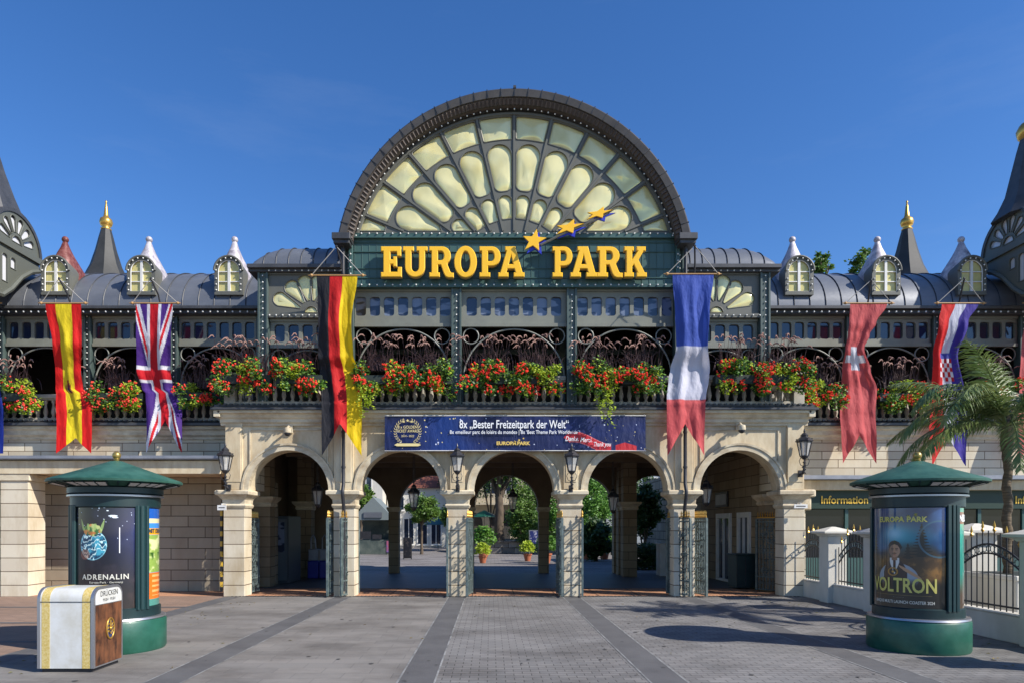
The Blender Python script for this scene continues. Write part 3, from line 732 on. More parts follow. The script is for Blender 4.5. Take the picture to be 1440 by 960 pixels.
    b.lathe(sx, yc, [(r * 1.1, z) for r, z in pr], 8, a0=PI / 8); sp = b.build('spire_roof', DARKZ, tr, smooth=True)
    if s > 0: b = B(); b.lathe(sx, yc, [(.22, 12.5), (.34, 12.62), (.38, 12.78), (.3, 12.95), (.16, 13.05), (.13, 13.6), (.03, 14.2)], 14); b.build('gilded_finial', GOLD, sp, smooth='all')
    return wg
GOLDP = mat('dormer_gold_pane', (.60, .53, .22), .35, .1, col2=(.50, .44, .16), ns=5)
DARKOL = mat('turret_paint', (.10, .105, .085), .5)
MILK = mat('milky_glass', (.58, .58, .60), .15, spec=.7)
SPIREM = mat('spire_sheet', (.024, .024, .022), .6, .0, col2=(.036, .036, .034), ns=3)
lw = wing(-1); rw = wing(1)
# left wing ground floor: open portico
b = B(); b.box(-17.2, -7.47, 17.62, 19.28, 3.18, 3.52); b.box(-17.2, -7.56, 17.56, 17.62, 3.16, 3.5); b.build('portico_lintel', CREAM, lw, bevel=.01)
b = B(); b.box(-17.2, -7.46, 17.46, 19.28, 3.525, 3.60); b.box(-17.2, -7.46, 17.42, 17.46, 3.545, 3.62); b.build('portico_edge', ZINC, lw)
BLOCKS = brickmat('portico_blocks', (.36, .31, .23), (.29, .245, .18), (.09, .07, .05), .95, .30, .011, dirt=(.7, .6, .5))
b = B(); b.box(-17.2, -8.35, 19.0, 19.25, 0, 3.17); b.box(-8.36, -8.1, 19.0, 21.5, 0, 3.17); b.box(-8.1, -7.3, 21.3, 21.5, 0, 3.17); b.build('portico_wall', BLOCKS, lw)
for x in (-12.15, -11.0):
    b = B(); b.box(x - .15, x + .15, 18.95, 19.0, 1.2, 2.5); b.build('wall_panel', TRIM, lw, bevel=.01)
for x in (-12.9, -15.9):
    b = B(); b.box(x - .36, x + .36, 17.62, 18.3, 0, 2.98); p = b.build('pillar', PILLAR, lw, bevel=.008)
    b = B(); b.box(x - .42, x + .42, 17.58, 18.34, 2.98, 3.17); b.build('capital', TRIM, p, bevel=.02)
b = B(); b.box(-8.08, -7.5, 19.6, 19.66, 0, 2.3); b.build('service_door', GREEND, lw)
# right wing ground floor: counters
b = B(); b.box(7.48, 17.2, 18.55, 19.28, 2.80, 3.07); b.build('canopy_lintel', CREAM, rw, bevel=.01)
b = B(); b.box(7.3, 17.2, 18.42, 19.28, 3.075, 3.16); b.box(7.3, 17.2, 18.38, 18.42, 3.09, 3.19); b.build('canopy_edge', ZINC, rw)
FX = []
fb = B(); fb.box(7.95, 17.2, 18.75, 18.95, 2.30, 2.80); fb.box(7.95, 17.2, 18.72, 18.75, 2.30, 2.36); fb.box(7.95, 17.2, 18.72, 18.75, 2.74, 2.8); fas = fb.build('shop_fascia', INFOG, rw)
b = B()
for px in (1154, 1271, 1427): b.text('Information', XW(px, 18.74), 2.44, 18.735, .30, .008, align='LEFT', xs=.92, bold=.004)
b.build('fascia_lettering', YTXT, fas)
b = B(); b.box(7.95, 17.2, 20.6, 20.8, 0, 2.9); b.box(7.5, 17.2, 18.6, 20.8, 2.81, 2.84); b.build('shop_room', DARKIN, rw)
for k in range(8):
    x = 7.98 + k * 1.22; b = B(); b.box(x - .045, x + .045, 18.80, 18.9, 0, 2.3)
    b.build('shop_post', TEAL, rw)
b = B()
for k in range(7):
    x = 8.03 + k * 1.22; b.box(x, x + 1.12, 18.84, 18.86, .95 if k % 3 else .1, 2.28)
b.build('shop_glass', mat('shop_glass', (.012, .014, .016), .12, spec=.35), rw)
b = B(); b.box(8.0, 17.2, 18.82, 18.9, 0, .95); b.build('counter_front', TEAL, rw)
for k, (xa, za, w_, h_, m_) in enumerate(((9.3, 1.3, .55, .8, WHITE), (10.4, 1.5, .3, .4, REDF), (12.6, 1.55, .8, .35, REDBR), (14.2, 1.2, .6, .8, WHITE))):
    b = B(); b.box(xa, xa + w_, 20.5, 20.59, za, za + h_); b.build('notice_board', m_, rw)
x = 7.62
b = B(); b.box(x - .1, x + .26, 18.4, 18.8, 0, 2.25); p = b.build('pillar', PILLAR, rw, bevel=.008); b = B(); b.box(x - .16, x + .38, 18.3, 18.85, 2.25, 2.6); b.box(x - .22, x + .48, 18.25, 18.9, 2.6, 2.8); b.build('capital', TRIM, p, bevel=.03)

# ================================================================== spires behind the wings
for s in (-1, 1):
    t = root('dark_spire', 'dark spire with gold ball behind the ' + ('left wing roof, next to the red brown hood' if s < 0 else 'right wing roof, between silver hoods'), 'spire', (s * 15.25, 26, 0))
    b = B(); b.box(s * 15.25 - 1.1, s * 15.25 + 1.1, 24.9, 27.1, 0, 10.4); b.build('tower_shaft', CREAM, t)
    pr = [(1.25, 10.4), (.98, 10.8), (.74, 11.2), (.52, 11.7), (.35, 12.3), (.24, 12.8), (.17, 13.08)]
    b = B(); b.lathe(s * 15.25, 26, [(r * 1.05, z) for r, z in pr], 8, a0=PI / 8); sp = b.build('spire_roof', SPIREM, t, smooth=True)
    b = B(); b.lathe(s * 15.25, 26, [(.15, 13.05), (.20, 13.1), (.12, 13.16), (.20, 13.24), (.235, 13.36), (.20, 13.48), (.11, 13.55), (.085, 13.62), (.05, 13.95), (.025, 14.1), (.04, 14.15), (.01, 14.2)], 16); b.build('gilded_finial', GOLD, sp, smooth='all')
# ================================================================== big yellow lettering
def gl_E(): return [[(0,0),(.68,0),(.68,.33),(.55,.33),(.53,.17),(.31,.17),(.31,.42),(.40,.42),(.40,.34),(.52,.34),(.52,.67),(.40,.67),(.40,.58),(.31,.58),(.31,.83),(.51,.83),(.53,.68),(.66,.68),(.66,1),(0,1),(0,.84),(.08,.84),(.08,.16),(0,.16)]], .68
def gl_U():
    return [[(0,1),(.36,1),(.36,.85),(.28,.85),(.28,.36)] + arcp(.405,.34,.125,180,360,8,.17) + [(.53,.85),(.45,.85),(.45,1),(.81,1),(.81,.85),(.73,.85),(.73,.34)] + arcp(.4,.34,.33,0,-180,14,.345) + [(.07,.85),(0,.85)]], .81
def gl_P(leg=False):
    o = [(0,0),(.38,0),(.38,.15),(.30,.15),(.30,.36),(.44,.36)] + arcp(.44,.68,.30,-90,90,12,.32) + [(0,1),(0,.85),(.08,.85),(.08,.15),(0,.15)]
    return [o, [(.30,.52)] + [(.40,.52)] + arcp(.42,.685,.10,-90,90,8,.165) + [(.30,.85)]], .74
def gl_R():
    o = [(0,0),(.36,0),(.36,.15),(.30,.15),(.30,.40),(.40,.40),(.50,.12),(.56,.02),(.66,-.02),(.84,-.02),(.84,.14),(.76,.14),(.72,.18),(.62,.42)] + arcp(.44,.70,.30,-50,90,10,.30) + [(0,1),(0,.85),(.08,.85),(.08,.15),(0,.15)]
    return [o, [(.30,.55),(.40,.55)] + arcp(.41,.70,.10,-90,90,8,.15) + [(.30,.85)]], .84
def gl_O(): return [arcp(.39,.5,.39,0,352,30,.52), arcp(.39,.5,.16,0,350,22,.35)], .78
def gl_A():
    return [[(0,0),(.36,0),(.36,.15),(.29,.15),(.33,.27),(.57,.27),(.61,.15),(.54,.15),(.54,0),(.92,0),(.92,.15),(.85,.15),(.60,1),(.24,1),(.24,.86),(.29,.86),(.07,.15),(0,.15)], [(.37,.42),(.53,.42),(.45,.72)]], .92
def gl_K():
    return [[(0,0),(.36,0),(.36,.15),(.30,.15),(.30,.34),(.36,.41),(.50,.15),(.46,.15),(.46,0),(.84,0),(.84,.15),(.76,.15),(.53,.56),(.72,.85),(.80,.85),(.80,1),(.46,1),(.46,.85),(.50,.85),(.30,.58),(.30,.85),(.36,.85),(.36,1),(0,1),(0,.85),(.08,.85),(.08,.15),(0,.15)]], .84
GL = dict(E=gl_E, U=gl_U, R=gl_R, O=gl_O, P=gl_P, A=gl_A, K=gl_K)
YL = 17.38
sg = root('lettering_sign', 'huge raised yellow EUROPA PARK letters with flying stars on the green board', 'sign', (0, YL, ZW(390, YL)))
for ch, a, b_ in (('E',535.5,565),('U',566.5,601),('R',603.5,638),('O',638.5,670.5),('P',674,704),('A',700.5,737.5),('P',776.6,805),('A',802,840),('R',839.5,875.5),('K',877.6,909.5)):
    Yq = YL; x0, x1 = XW(a, Yq), XW(b_, Yq); z0, z1 = ZW(390, Yq), ZW(347, Yq)
    cs, wd = GL[ch](); T = lambda P: [(x0 + p[0] / wd * (x1 - x0), z0 + p[1] * (z1 - z0)) for p in P]
    cs = [T(P) for P in cs]
    b = B(); b.plate(cs, YL, .14, bevel=.014); o = b.build('letter', SIGNE, sg)
    b = B(); b.plate(cs, YL - .012, .02, bevel=.016); b.build('letter_face', SIGNY, o)
    b = B(); 
    for k in (.25, .75): b.box(lerp(x0, x1, k) - .02, lerp(x0, x1, k) + .02, YL + .13, 17.63, z0 + .3, z0 + .36)
    b.build('letter_bracket', TEAL, o)
def star(cx, cz, R, rot, squash=1.0, sh=0.0, q=.42):
    P = []
    for i in range(10):
        r = R if i % 2 == 0 else R * q; a = rad(90 + rot + 36 * i); x, z = r * cos(a), r * sin(a) * squash; P.append((cx + x + sh * z, cz + z))
    return P
for (px, py, R, rot, sq, sh, bx, bz) in ((751, 338.5, 17.5, -4, .95, .15, 3.5, -3.5), (800, 319.5, 19, 8, .62, .85, 2.5, -4.0), (842, 300, 17, 12, .58, 1.1, 3.5, -3.0)):
    Yq = 17.2; x, z = XW(px, Yq), ZW(py, Yq); k = Yq / F
    b = B(); b.plate([star(x, z, R * k, rot, sq, sh)], Yq, .05, bevel=.006); o = b.build('star', SIGNY, sg)
    b = B(); b.plate([star(x + bx * k, z + bz * k, R * k * 1.04, rot, sq, sh)], Yq + .06, .05); b.build('star_shadow_board', SIGNB, o)
    b = B(); b.bar((x, Yq + .1, z), (x, 17.6, z), .04); b.build('star_bracket', BLACK, o)
b = B(); Yq = 17.25
b.tube([W(760, 345, Yq), W(790, 330, Yq), W(820, 317, Yq), W(852, 302, Yq), W(870, 291, Yq)], [.03, .03, .025, .02, .008], 6)
b.build('star_trail', OLIVE, sg, smooth=True)

# ================================================================== flags
def flag(name, label, rows, colf, notch=None, tipl=None, seed=0, wr=.05, bar=None, apex=None, cat='flag'):
    """rows: (py, left px, right px, Y)"""
    H0, H1 = rows[0][0], rows[-1][0]; rnd = random.Random(seed)
    ph = [rnd.uniform(0, 6) for _ in range(6)]
    def row(py):
        for a, b_ in zip(rows, rows[1:]):
            if py <= b_[0]: t = (py - a[0]) / (b_[0] - a[0]); t = t * t * (3 - 2 * t); return [lerp(a[k], b_[k], t) for k in range(4)]
        return rows[-1]
    def fn(u, v):
        vend = 1.0
        if notch:
            na, nz = notch; t = abs(u - na) / (na if u < na else 1 - na); vend = (nz - H0) / (H1 - H0) + (1 - (nz - H0) / (H1 - H0)) * min(1, t)
        if v > .72: vv = .72 + (v - .72) * (vend - .72) / .28
        else: vv = v
        _, l, r, Y = row(H0 + vv * (H1 - H0)); py = H0 + vv * (H1 - H0)
        amp = wr * min(1, v * 5) * (.6 + .7 * sin(v * 7 + ph[4]) ** 2)
        y = Y + amp * (sin(u * 8 + ph[0] + v * 3.0 * sin(ph[1])) + .55 * sin(u * 17 + ph[2] - v * 5) + .3 * sin(v * 23 + u * 5 + ph[3])) * .8
        px = lerp(l, r, u); y = min(y, Y + wr * .6)
        return (CX + (px - 690) * Y / F, y, EYE + (740 - py) * Y / F)
    _, l0, r0, Y0 = rows[0]; top = W((l0 + r0) / 2, H0, Y0)
    f = root(name, label, cat, top, 'country flags hanging from the eaves')
    def cf(U, V):
        VV = V.copy()
        if notch:
            na, nz = notch; t = np.where(U < na, np.abs(U - na) / na, np.abs(U - na) / (1 - na)); ve = (nz - H0) / (H1 - H0); vend = ve + (1 - ve) * np.minimum(1, t)
            VV = np.where(V > .72, .72 + (V - .72) * (vend - .72) / .28, V)
        return colf(U, VV)
    paint('cloth', fn, cf, 64, 150, VFLAG, f)
    if bar:
        b = B(); p, q = W(bar[0], H0 - .5, Y0), W(bar[1], H0 - .5, Y0); b.tube([p, q], .018, 8)
        for e, d in ((p, -1), (q, 1)): b.ball(e, .04, 8, 6); b.tube([e, (e[0] + d * .09, e[1], e[2])], [.028, .005], 6)
        b.build('cross_bar', WOODP, f, smooth=True)
        ap = W(*apex, Y0 - .05)
        b = B()
        for e in (p, q): b.tube([ap, e], .010, 5)
        b.build('suspension_rope', ROPE, f)
        b = B(); ez = ZW(H0 + 20, Y0); b.tube([(ap[0] + .12, Y0 + .5, ez), (ap[0] + .08, Y0 + .2, ap[2] - .35), ap], .022, 6); b.ball(ap, .035, 6, 5); b.build('bracket_arm', BLACK, f)
    return f
def const(U, c): return np.tile(np.array(c, float), (len(U), 1))
def grime(c, U, V, s=0, a=.10): return c * (1 - a * fbm(U * 6, V * 14, s)[:, None])
R1, Y1_, B1 = (.90, .07, .06), (.96, .84, .10), (.24, .14, .50)
def spain(U, V):
    c = const(U, (.88, .06, .05)); c = mixc(c, ((U > .27) & (U < .72)).astype(float), (.97, .86, .12))
    for (cu_, cv_, ru, rv, col) in ((.48, .565, .09, .035, (.62, .10, .12)), (.42, .56, .03, .03, (.75, .6, .3)), (.54, .56, .03, .03, (.30, .12, .20)), (.48, .52, .05, .012, (.70, .25, .1)), (.37, .565, .018, .03, (.75, .3, .15)), (.59, .565, .018, .03, (.75, .3, .15)), (.48, .575, .035, .016, (.25, .12, .4))):
        c = mixc(c, (((U - cu_) / ru) ** 2 + ((V - cv_) / rv) ** 2 < 1).astype(float), col)
    return grime(c, U, V, 1)
def union(U, V):
    x = U - .5; y = (V - .51) * 4.0 * .5; bl = (.30, .14, .52); wh = (.93, .92, .95); rd = (.86, .05, .13)
    c = const(U, bl); y = (V - .52) / .52 * .5
    for sg_ in (1, -1):
        d = np.abs(x - sg_ * y) ; c = mixc(c, (d < .105).astype(float), wh)
    for sg_ in (1, -1):
        off = np.where(y * 1.0 < 0, .025, -.025) * sg_
        d = np.abs(x - sg_ * y + off * 0 - sg_ * 0.0 + np.where(y < 0, .028, -.028)); c = mixc(c, (d < .036).astype(float), rd)
    c = mixc(c, (np.abs(x) < .19).astype(float), wh); c = mixc(c, (np.abs(V - .475) < .055).astype(float), wh)
    c = mixc(c, (np.abs(x) < .115).astype(float), rd); c = mixc(c, (np.abs(V - .475) < .032).astype(float), rd)
    return grime(c, U, V, 2)
def german(U, V):
    c = const(U, (.14, .14, .17)); c = mixc(c, (U > .315).astype(float), (.83, .09, .10)); c = mixc(c, (U > .64).astype(float), (.98, .83, .03)); return grime(c, U, V, 3)
def french(U, V):
    c = const(U, (.24, .35, .72)); c = mixc(c, (V > .395).astype(float), (.84, .84, .90)); c = mixc(c, (V > .69).astype(float), (.84, .34, .35))
    k = ((U - .55) / .33) ** 2 + ((V - .24) / .15) ** 2 < 1
    return grime(c, U, V, 4)
def swiss(U, V):
    c = const(U, (.80, .33, .34)); wh = (.86, .86, .90)
    c = mixc(c, ((np.abs(U - .46) < .17) & (np.abs(V - .345) < .075)).astype(float), wh); c = mixc(c, ((np.abs(U - .46) < .40) & (np.abs(V - .345) < .024)).astype(float), wh)
    return grime(c, U, V, 5)
def croat(U, V):
    c = const(U, (.88, .10, .10)); c = mixc(c, (U > .36).astype(float), (.86, .86, .92)); c = mixc(c, (U > .67).astype(float), (.24, .18, .60))
    inn = (U > .28) & (U < .76) & (V > .335) & (V < .475)
    ch = ((np.floor((U - .28) / .096) + np.floor((V - .335) / .028)) % 2 == 0)
    c = mixc(c, (inn & ch).astype(float), (.80, .08, .12)); c = mixc(c, (inn & ~ch).astype(float), (.93, .92, .95))
    c = mixc(c, ((U > .28) & (U < .76) & (V > .305) & (V < .335)).astype(float), (.25, .28, .65))
    return grime(c, U, V, 6)
def euro(U, V):
    c = const(U, (.05, .16, .55))
    for k in range(12):
        a = 2 * PI * k / 12; c = mixc(c, (((U - .5 - .26 * cos(a)) / .05) ** 2 + ((V - .5 - .065 * sin(a)) / .0125) ** 2 < 1).astype(float), (.95, .8, .1))
    return grime(c, U, V, 7)
def plainred(U, V): return grime(const(U, (.80, .36, .37)), U, V, 8)
YG = 18.85
flag('flag', 'red and yellow flag with coat of arms hanging from the left wing eaves', [(427, 64, 114, YG - .3), (480, 73, 114, YG - .25), (520, 78, 113, YG), (546, 78, 116, YG + .1), (553, 79, 126, YG + .05), (581, 80, 129.5, YG - .02), (637, 80, 129, YG - .1)], spain, notch=(.52, 615), seed=1, bar=(58, 120), apex=(83, 392), wr=.045)
flag('flag', 'purple, white and red union flag hanging on the left wing', [(427, 191, 243, YG - .3), (470, 192, 240, YG - .25), (520, 194, 239, YG), (546, 200, 243, YG + .1), (553, 205, 251, YG + .05), (581, 207, 256, YG - .02), (636, 206, 256, YG - .1)], union, notch=(.5, 590), seed=2, bar=(186, 250), apex=(212, 392), wr=.045)
flag('flag', 'tall black, red and gold flag hanging left of the green sign board', [(388, 445.5, 502.5, 16.95), (454, 447, 494, 17.0), (499, 447, 497, 17.15), (520, 449, 503, 17.3), (530, 450, 506, 17.3), (563, 452, 509, 17.2), (568, 452, 509, 17.16), (640, 452, 508, 17.1)], german, notch=(.48, 596), seed=3, bar=(438, 510), apex=(473, 347), wr=.06)
flag('flag', 'tall blue, white and faded red flag hanging right of the green sign board', [(386, 946, 1003.6, 16.95), (442, 950, 997, 17.0), (487, 951.6, 995, 17.1), (520, 943, 997, 17.3), (530, 941, 996, 17.3), (560, 937.5, 992, 17.2), (568, 937.5, 991, 17.16), (640, 938, 990, 17.1)], french, notch=(.5, 595), seed=4, bar=(938, 1010), apex=(977, 346), wr=.06)
flag('flag', 'twisted faded red flag with a white cross hanging on the right wing', [(427, 1195.5, 1247.5, YG - .3), (455, 1194, 1232, YG - .3), (470, 1192, 1223, YG - .25), (490, 1189, 1215, YG - .2), (520, 1185, 1224, YG), (546, 1184, 1232, YG + .1), (580, 1182, 1231, YG), (612, 1184, 1232, YG - .1), (651, 1186, 1233, YG - .1)], swiss, notch=(.5, 612), seed=5, bar=(1189, 1254), apex=(1225, 394), wr=.05)
flag('flag', 'red, white and blue flag with a red checkerboard shield behind the palm', [(427, 1324.5, 1376, YG - .3), (452, 1320, 1362, YG - .3), (500, 1312, 1346, YG - .1), (549, 1310, 1354, YG + .1), (595, 1307, 1359, YG), (655, 1311, 1358, YG - .1)], croat, notch=(.5, 612), seed=6, bar=(1318, 1383), apex=(1356, 392), wr=.05)
flag('flag', 'blue flag with yellow stars cut off by the left photo edge', [(427, -58, -8, YG - .3), (500, -50, -2, YG), (548, -46, 3, YG + .1), (580, -45, 7, YG), (637, -45, 5, YG - .1)], euro, seed=7, bar=(-64, -2), apex=(-35, 392))
flag('flag', 'faded red flag cut off by the right photo edge', [(427, 1446, 1498, YG - .3), (500, 1436, 1480, YG), (548, 1433, 1480, YG + .1), (651, 1432, 1482, YG - .1)], plainred, seed=8, bar=(1442, 1504), apex=(1478, 392), notch=(.5, 612))

# ================================================================== banner under the cornice
YBn = 17.36; bx0, bx1, bz0, bz1 = XW(541, YBn), XW(908, YBn), ZW(633, YBn), ZW(584, YBn)
bn = root('banner', 'wide dark blue banner with white lettering and a red ribbon under the cornice', 'banner', ((bx0 + bx1) / 2, YBn, bz0))
def ban(U, V):
    V = 1 - V; x = U * 7.6
    c = const(U, (.03, .06, .22)); c = mixc(c, fbm(U * 3, V * 1.5, 5) * 1.1 - .25, (.04, .18, .48)); c = mixc(c, np.exp(-((U - .24) / .1) ** 2) * .4, (.08, .35, .72)); c = mixc(c, (V > .55) * .35 * (U < .15), (.02, .04, .15))
    r = np.random.RandomState(3)
    for k in range(100):
        u, v = r.rand(), r.rand()
        if .25 < u < .74 and .25 < v < .8: continue
        s = .006 + .010 * r.rand(); d = ((U - u) * 7.6 / s) ** 2 + ((V - v) / s) ** 2 < (1 if r.rand() < .7 else 2.2)
        c = mixc(c, d * .9, (.95, .86, .55) if r.rand() < .6 else (.9, .92, 1))
    # ribbon
    yc = .28 + .10 * np.sin((U - .70) * 22); yc = .36 + .10 * np.sin((U - .68) * 26) - (U - .69) * 1.3; tail = .685 + .012 * np.abs(V - yc) / .08; m = (np.abs(V - yc) < .155) & (U > tail) & (U < .868); c = mixc(c, m.astype(float), (.74, .14, .18)); c = mixc(c, (m & (np.abs(V - yc) > .135)).astype(float), (.88, .45, .45))
    m2 = (U > .885) & (U < .965) & (V < .24 - (np.abs(U - .92)) * 2.2); c = mixc(c, m2.astype(float), (.72, .12, .15))
    return c
paint('printed_cloth', lambda u, v: (lerp(bx0, bx1, u), YBn + .012 * sin(u * 40) * (1 - v) + .01 * sin(u * 13 + v * 4), lerp(bz1, bz0, v) - .012 * sin(PI * u)), ban, 700, 96, VBAN, bn)
def bt(s, px, py, size, m, nm, **k):
    b = B(); b.text(s, XW(px, YBn), ZW(py, YBn), YBn - .035, size, .004, **k); return b.build(nm, m, bn)
bt('8x „Bester Freizeitpark der Welt“', 723, 601.5, .295, WPRINT, 'headline', xs=.68, bold=.003)
bt('8x «meilleur parc de loisirs du monde» | 8x ‘Best Theme Park Worldwide’', 723, 609.5, .135, WPRINT, 'subline', xs=.80, bold=.001)
bt('EUROPA', 712, 625, .12, GPRINT, 'small_lettering', xs=1.1, bold=.005); bt('PARK', 736, 625, .12, GPRINT, 'small_lettering', xs=1.1, bold=.005)
b = B()
for px, py, r in ((724, 621, .045), (730, 618.5, .04), (736, 616, .03)): b.plate([star(XW(px, YBn), ZW(py, YBn), r, 10)], YBn - .037, .004)
b.build('small_stars', GPRINT, bn)
bt('Danke.', 804, 619.5, .17, WPRINT, 'ribbon_lettering', xs=.72, bold=.001, shear=.3); bt('Merci.', 824, 621, .17, WPRINT, 'ribbon_lettering', xs=.72, bold=.001, shear=.3); bt('Thank you', 846, 627, .16, WPRINT, 'ribbon_lettering', xs=.66, bold=.001, shear=.3)
bt('8 x GOLDEN', 573.5, 602, .105, GPALE, 'award_lettering', xs=.85, bold=.0005); bt('TICKET AWARD', 573.5, 607.5, .105, GPALE, 'award_lettering', xs=.74, bold=.0005); bt('2014 - 2022', 573.5, 614, .075, GPALE, 'award_lettering', xs=.9)
b = B()
for s in (-1, 1):
    for k in range(12):
        a = rad(-62 + k * 11.5); cx_, cz_ = XW(573.5, YBn) + s * .315 * cos(a), ZW(606.5, YBn) + .31 * sin(a)
        for q in (-.6, .6):
            d = a + PI / 2 + q; dx_, dz_ = s * cos(d) * .035, sin(d) * .035; nx, nz = -dz_ * .25, dx_ * .25
            b.plate([[(cx_, cz_), (cx_ + dx_ + nx, cz_ + dz_ + nz), (cx_ + 2.2 * dx_, cz_ + 2.2 * dz_), (cx_ + dx_ - nx, cz_ + dz_ - nz)]], YBn - .037, .003)
for k in (-1, 0, 1): b.plate([star(XW(573.5 + k * 5.5, YBn), ZW(591 + abs(k) * 1.2, YBn), .045, 0)], YBn - .037, .003)
x = XW(573.5, YBn); z = ZW(623, YBn); b.plate([[(x - .27, z + .0), (x + .27, z + .0), (x + .34, z - .04), (x + .27, z - .07), (x - .27, z - .07), (x - .34, z - .04)]], YBn - .037, .003)
b.build('award_wreath', GPALE, bn)
b = B()
for k in range(14):
    for z in (bz0, bz1): x = lerp(bx0 + .03, bx1 - .03, k / 13); b.tube([(x, YBn - .02, z), (x, 17.42 if z > 4.2 else 17.54, z + (.06 if z > 4.2 else -.04))], .006, 4)
b.tube([(bx0, YBn, bz0), (bx1, YBn, bz0)], .012, 5); b.tube([(bx0, YBn, bz1), (bx1, YBn, bz1)], .012, 5)
b.build('fixing_cord', WHITE, bn)

# ================================================================== lanterns
def lantern_geo(parent, zc, glow=LANTG):
    """six sided tapered lantern, local origin; zc = bottom of the glass"""
    def P(r, z, k): a = PI / 6 + k * PI / 3; return (r * cos(a), r * sin(a), z)
    b = B(); rb, rt, h = .115, .20, .42
    for k in range(6):
        b.bar(P(rb, zc, k), P(rt, zc + h, k), .022); b.bar(P(rb, zc, k), P(rb, zc, k + 1), .025); b.bar(P(rt, zc + h, k), P(rt, zc + h, k + 1), .03)
        b.bar(P(rt * .99, zc + h + .03, k), P(rt * 1.05, zc + h + .09, k), .03)
    b.lathe(0, 0, [(.24, zc + h), (.25, zc + h + .025), (.13, zc + h + .13), (.10, zc + h + .15), (.11, zc + h + .19), (.05, zc + h + .25), (.02, zc + h + .27), (.03, zc + h + .31), (.004, zc + h + .40)], 6, a0=PI / 6)
    b.lathe(0, 0, [(.04, zc - .10), (.09, zc - .05), (.12, zc - .005)], 6, a0=PI / 6)
    c = b.build('lantern_cage', BLACK, parent, local=True)
    b = B(); b.lathe(0, 0, [(rb - .012, zc + .01), (rt - .012, zc + h - .01)], 6, a0=PI / 6); b.build('lantern_glass', glow, c, local=True)
def curl(b, c, r, turns, a0, Y, sgn=1, tr=.014, n=20, r1=.2):
    pts = []
    for i in range(n + 1):
        t = i / n; a = a0 + sgn * 2 * PI * turns * t; rr = r * (1 - (1 - r1) * t); pts.append((c[0] + rr * cos(a), Y, c[1] + rr * sin(a)))
    b.tube(pts, tr, 5)
wl = root('wall_lantern', 'black six sided lantern over the second pillar, under the left part of the blue banner', 'wall lantern', (XW(643, 17.25), 17.25, 2.80), 'lanterns on the pillar heads')
lantern_geo(wl, .52)
b = B(); b.tube([(0, .22, .0), (0, .10, .02), (0, .02, .12), (0, 0, .30), (0, 0, .44)], [.035, .04, .035, .025, .02], 8)
b.lathe(0, 0, [(.02, .30), (.05, .33), (.02, .37)], 8)
for s in (-1, 1): b.tube([(s * .02, 0, .22), (s * .11, 0, .26), (s * .15, 0, .38), (s * .10, 0, .47)], .010, 5)
for k in range(14): b.ball((.035 * cos(k), .02 + .03 * sin(k * 2), .02 + k * .018), .024, 5, 4)
b.box(-.06, .06, .22, .30, -.08, .12); b.build('scroll_bracket', BLACK, wl, local=True)
wl.scale = (.86,) * 3; wl.location.z = 2.76
copy_tree(wl, (XW(804, 17.25), 17.25, 2.76), label='black six sided lantern over the third pillar, under the red ribbon of the banner')
copy_tree(wl, (XW(317, 17.25), 17.25, 2.78), label='black six sided lantern over the leftmost arcade pillar beside the portico roof')
copy_tree(wl, (XW(1131, 17.25), 17.25, 3.14), label='black six sided lantern on the right corner of the arcade above the zinc canopy')
hl = root('hanging_lantern', 'dark hanging lantern in the leftmost arch', 'hanging lantern', (XW(447, 19.8), 19.8, 2.35), 'lanterns hanging in the arches')
lantern_geo(hl, 0.1)
b = B()
for s in (-1, 1): b.tube([(s * .05, 0, .85), (s * .03, 0, 1.64)], .008, 4)
b.tube([(0, 0, .9), (0, 0, 1.64)], .012, 5); b.build('hanging_rod', BLACK, hl, local=True)
hl.scale = (.78, .78, .95)
for px, Y, z, l in ((582, 19.2, 2.25, 'dark hanging lantern in the second arch, before the round green tree'), (721, 21.5, 2.25, 'dark hanging lantern in the middle arch, before the big tree'), (862, 20.5, 2.2, 'dark hanging lantern in the fourth arch'), (993, 18.9, 2.36, 'hanging lantern in the rightmost arch beside the stone wall')):
    copy_tree(hl, (XW(px, Y), Y, z), label=l)
# security cameras over the outer arches
for px, py, l in ((404, 607, 'beige dome camera above the leftmost arch'), (1043, 603, 'beige dome camera above the rightmost arch')):
    r = root('security_camera', l, 'security camera', W(px, py, 17.3), 'dome cameras on the wall')
    b = B(); b.tube([(0, .28, .12), (0, .1, .16), (0, 0, .10)], .03, 8); b.box(-.06, .06, .24, .30, .02, .20); b.lathe(0, 0, [(.03, .12), (.09, .10), (.10, .0), (.09, -.02)], 14); h = b.build('housing', TRIM, r, smooth=True, local=True)
    b = B(); b.ball((0, 0, -.02), .082, 14, 8); b.build('dome', BLACK, r, smooth='all', local=True)
# small plates
for (px, py, w_, h_, tx, l, Y) in ((312, 713, .22, .13, 'Group', 'small white plate hanging from the leftmost pillar head', 17.3), (1126, 711, .34, .10, '◄', 'small white plate sticking out from the right corner pillar', 17.4)):
    r = root('small_plate', l, 'plate', W(px, py, Y)); b = B(); b.box(-w_ / 2, w_ / 2, -.015, .015, -h_ / 2, h_ / 2); b.tube([(0, .0, h_ / 2 + .03), (0, .32, h_ / 2 + .03)], .012, 5); b.box(-.01, .01, -.01, .01, h_ / 2, h_ / 2 + .04); b.build('plate', WHITE, r, local=True)
    b = B(); b.box(-w_ * .35, w_ * .35, -.018, -.0155, -.012, .012); b.build('faint_print', INK, r, local=True)
